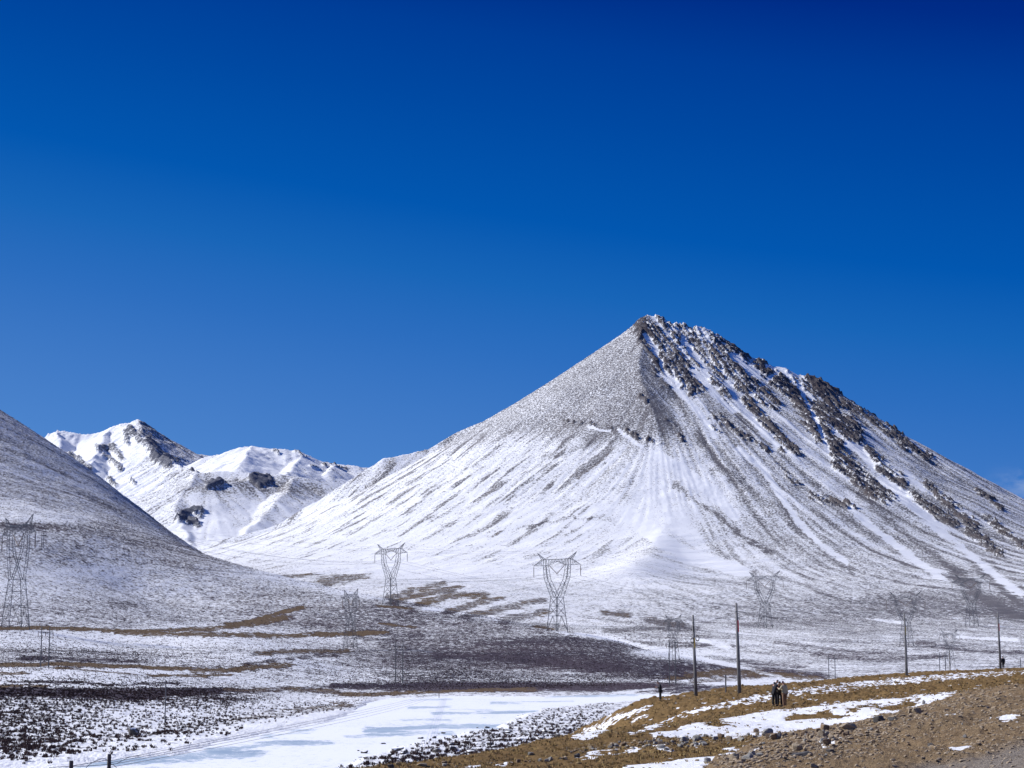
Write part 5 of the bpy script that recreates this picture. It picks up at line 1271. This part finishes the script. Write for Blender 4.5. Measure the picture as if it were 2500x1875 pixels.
# ================================================================== sky, sun, camera
SUN_EL, SUN_AZ = math.radians(37), math.radians(-80)     # azimuth from +Y, negative = left
sdir = Vector((math.cos(SUN_EL) * math.sin(SUN_AZ), math.cos(SUN_EL) * math.cos(SUN_AZ), math.sin(SUN_EL)))
W = bpy.data.worlds.new('World'); SC.world = W; W.use_nodes = True
wt = W.node_tree; wt.nodes.clear()
wo = wt.nodes.new('ShaderNodeOutputWorld'); bg = wt.nodes.new('ShaderNodeBackground'); wt.links.new(bg.outputs[0], wo.inputs[0])
sky = wt.nodes.new('ShaderNodeTexSky'); sky.sky_type = 'NISHITA'; sky.sun_disc = False
sky.sun_elevation = SUN_EL; sky.sun_rotation = SUN_AZ
sky.altitude = 4700; sky.air_density = 1.0; sky.dust_density = 0.2; sky.ozone_density = 3.0
bg.inputs['Strength'].default_value = 0.10
def wmath(op, a, b=None, clamp=False):
    n = wt.nodes.new('ShaderNodeMath'); n.operation = op; n.use_clamp = clamp
    for i, x in enumerate((a, b)):
        if x is None: continue
        if isinstance(x, (int, float)): n.inputs[i].default_value = x
        else: wt.links.new(x, n.inputs[i])
    return n.outputs[0]
tcw = wt.nodes.new('ShaderNodeTexCoord'); sxw = wt.nodes.new('ShaderNodeSeparateXYZ'); wt.links.new(tcw.outputs['Generated'], sxw.inputs[0])
el = wmath('ARCSINE', sxw.outputs[2])
s_ = wmath('SUBTRACT', wmath('SUBTRACT', 1409.0, wmath('MULTIPLY', el, 4665.0)), wmath('MULTIPLY', sxw.outputs[0], 676.0))
ramp = wt.nodes.new('ShaderNodeValToRGB'); cr = ramp.color_ramp; cr.interpolation = 'LINEAR'
def lin(c): return tuple(((x / 255) / 12.92 if x <= 10 else ((x / 255 + .055) / 1.055) ** 2.4) for x in c)
S0, S1 = -500.0, 1300.0
stops = [(-500, (0, 30, 118)), (-248, (0, 44, 135)), (-81, (0, 62, 152)), (85, (0, 72, 161)), (352, (2, 87, 176)), (519, (24, 101, 184)), (685, (45, 110, 191)), (926, (68, 125, 200)), (1250, (88, 143, 212))]
while len(cr.elements) < len(stops): cr.elements.new(.5)
for e, (s, c) in zip(cr.elements, stops): e.position = (s - S0) / (S1 - S0); e.color = (*lin(c), 1)
wt.links.new(wmath('DIVIDE', wmath('SUBTRACT', s_, S0), S1 - S0, True), ramp.inputs[0])
# a polarising, thin-air sky: the low band is deeper blue than the plain model, the upper dome keeps the model's light
def wmix(f, a, b, mode='MIX'):
    n = wt.nodes.new('ShaderNodeMix'); n.data_type = 'RGBA'; n.blend_type = mode
    if isinstance(f, (int, float)): n.inputs[0].default_value = f
    else: wt.links.new(f, n.inputs[0])
    for k, x in ((6, a), (7, b)):
        if isinstance(x, tuple): n.inputs[k].default_value = (*x, 1)
        else: wt.links.new(x, n.inputs[k])
    return n.outputs[2]
KS = 0.10; bg.inputs['Strength'].default_value = KS
band = wmix(1.0, ramp.outputs[0], (.908 / KS, .908 / KS, .908 / KS), 'MULTIPLY')
dome = wmix(1.0, sky.outputs[0], (0.52, 0.95, 1.75), 'MULTIPLY')
mk = wt.nodes.new('ShaderNodeMapRange'); mk.interpolation_type = 'SMOOTHSTEP'
for i, q in enumerate((math.radians(20.5), math.radians(42), 0.0, 1.0)): mk.inputs[i + 1].default_value = q
wt.links.new(el, mk.inputs[0])
colr = wmix(mk.outputs[0], band, dome)
# one faint wisp of cloud low on the right
cn = wt.nodes.new('ShaderNodeTexNoise'); cn.inputs['Scale'].default_value = 55; cn.inputs['Detail'].default_value = 6; cn.inputs['Roughness'].default_value = .62
cm = wt.nodes.new('ShaderNodeMapping'); cm.inputs['Scale'].default_value = (1, 1, 2.2); wt.links.new(tcw.outputs['Generated'], cm.inputs['Vector']); wt.links.new(cm.outputs[0], cn.inputs['Vector'])
az = wmath('ARCTAN2', sxw.outputs[0], sxw.outputs[1])
gx = wmath('POWER', wmath('DIVIDE', wmath('SUBTRACT', az, 0.263), 0.013), 2.0); gz = wmath('POWER', wmath('DIVIDE', wmath('SUBTRACT', el, 0.0835), 0.0065), 2.0)
ga = wmath('EXPONENT', wmath('MULTIPLY', wmath('ADD', gx, gz), -1.0))
cf = wmath('MULTIPLY', ga, wmath('MULTIPLY', wmath('SUBTRACT', cn.outputs['Fac'], .38, True), 1.1), True)
colr = wmix(cf, colr, (5.2, 6.0, 7.2))
wt.links.new(colr, bg.inputs[0])

sun = bpy.data.lights.new('sun', 'SUN'); sun.energy = 5.0; sun.angle = math.radians(0.53); sun.color = (1.0, 0.96, 0.90)
so = bpy.data.objects.new('sun', sun); so.rotation_euler = (-sdir).to_track_quat('-Z', 'Y').to_euler(); so.location = (0, 0, 50); COL.objects.link(so)
cam = bpy.data.cameras.new('camera'); cam.sensor_width = 36; cam.lens = 36 * F / 2500; cam.clip_start = 0.5; cam.clip_end = 40000
co = bpy.data.objects.new('camera', cam); co.rotation_euler = (math.pi / 2 + TH, 0, 0); COL.objects.link(co); SC.camera = co
SC.view_settings.view_transform = 'Standard'; SC.view_settings.look = 'None'; SC.view_settings.exposure = 0.14; SC.view_settings.gamma = 1
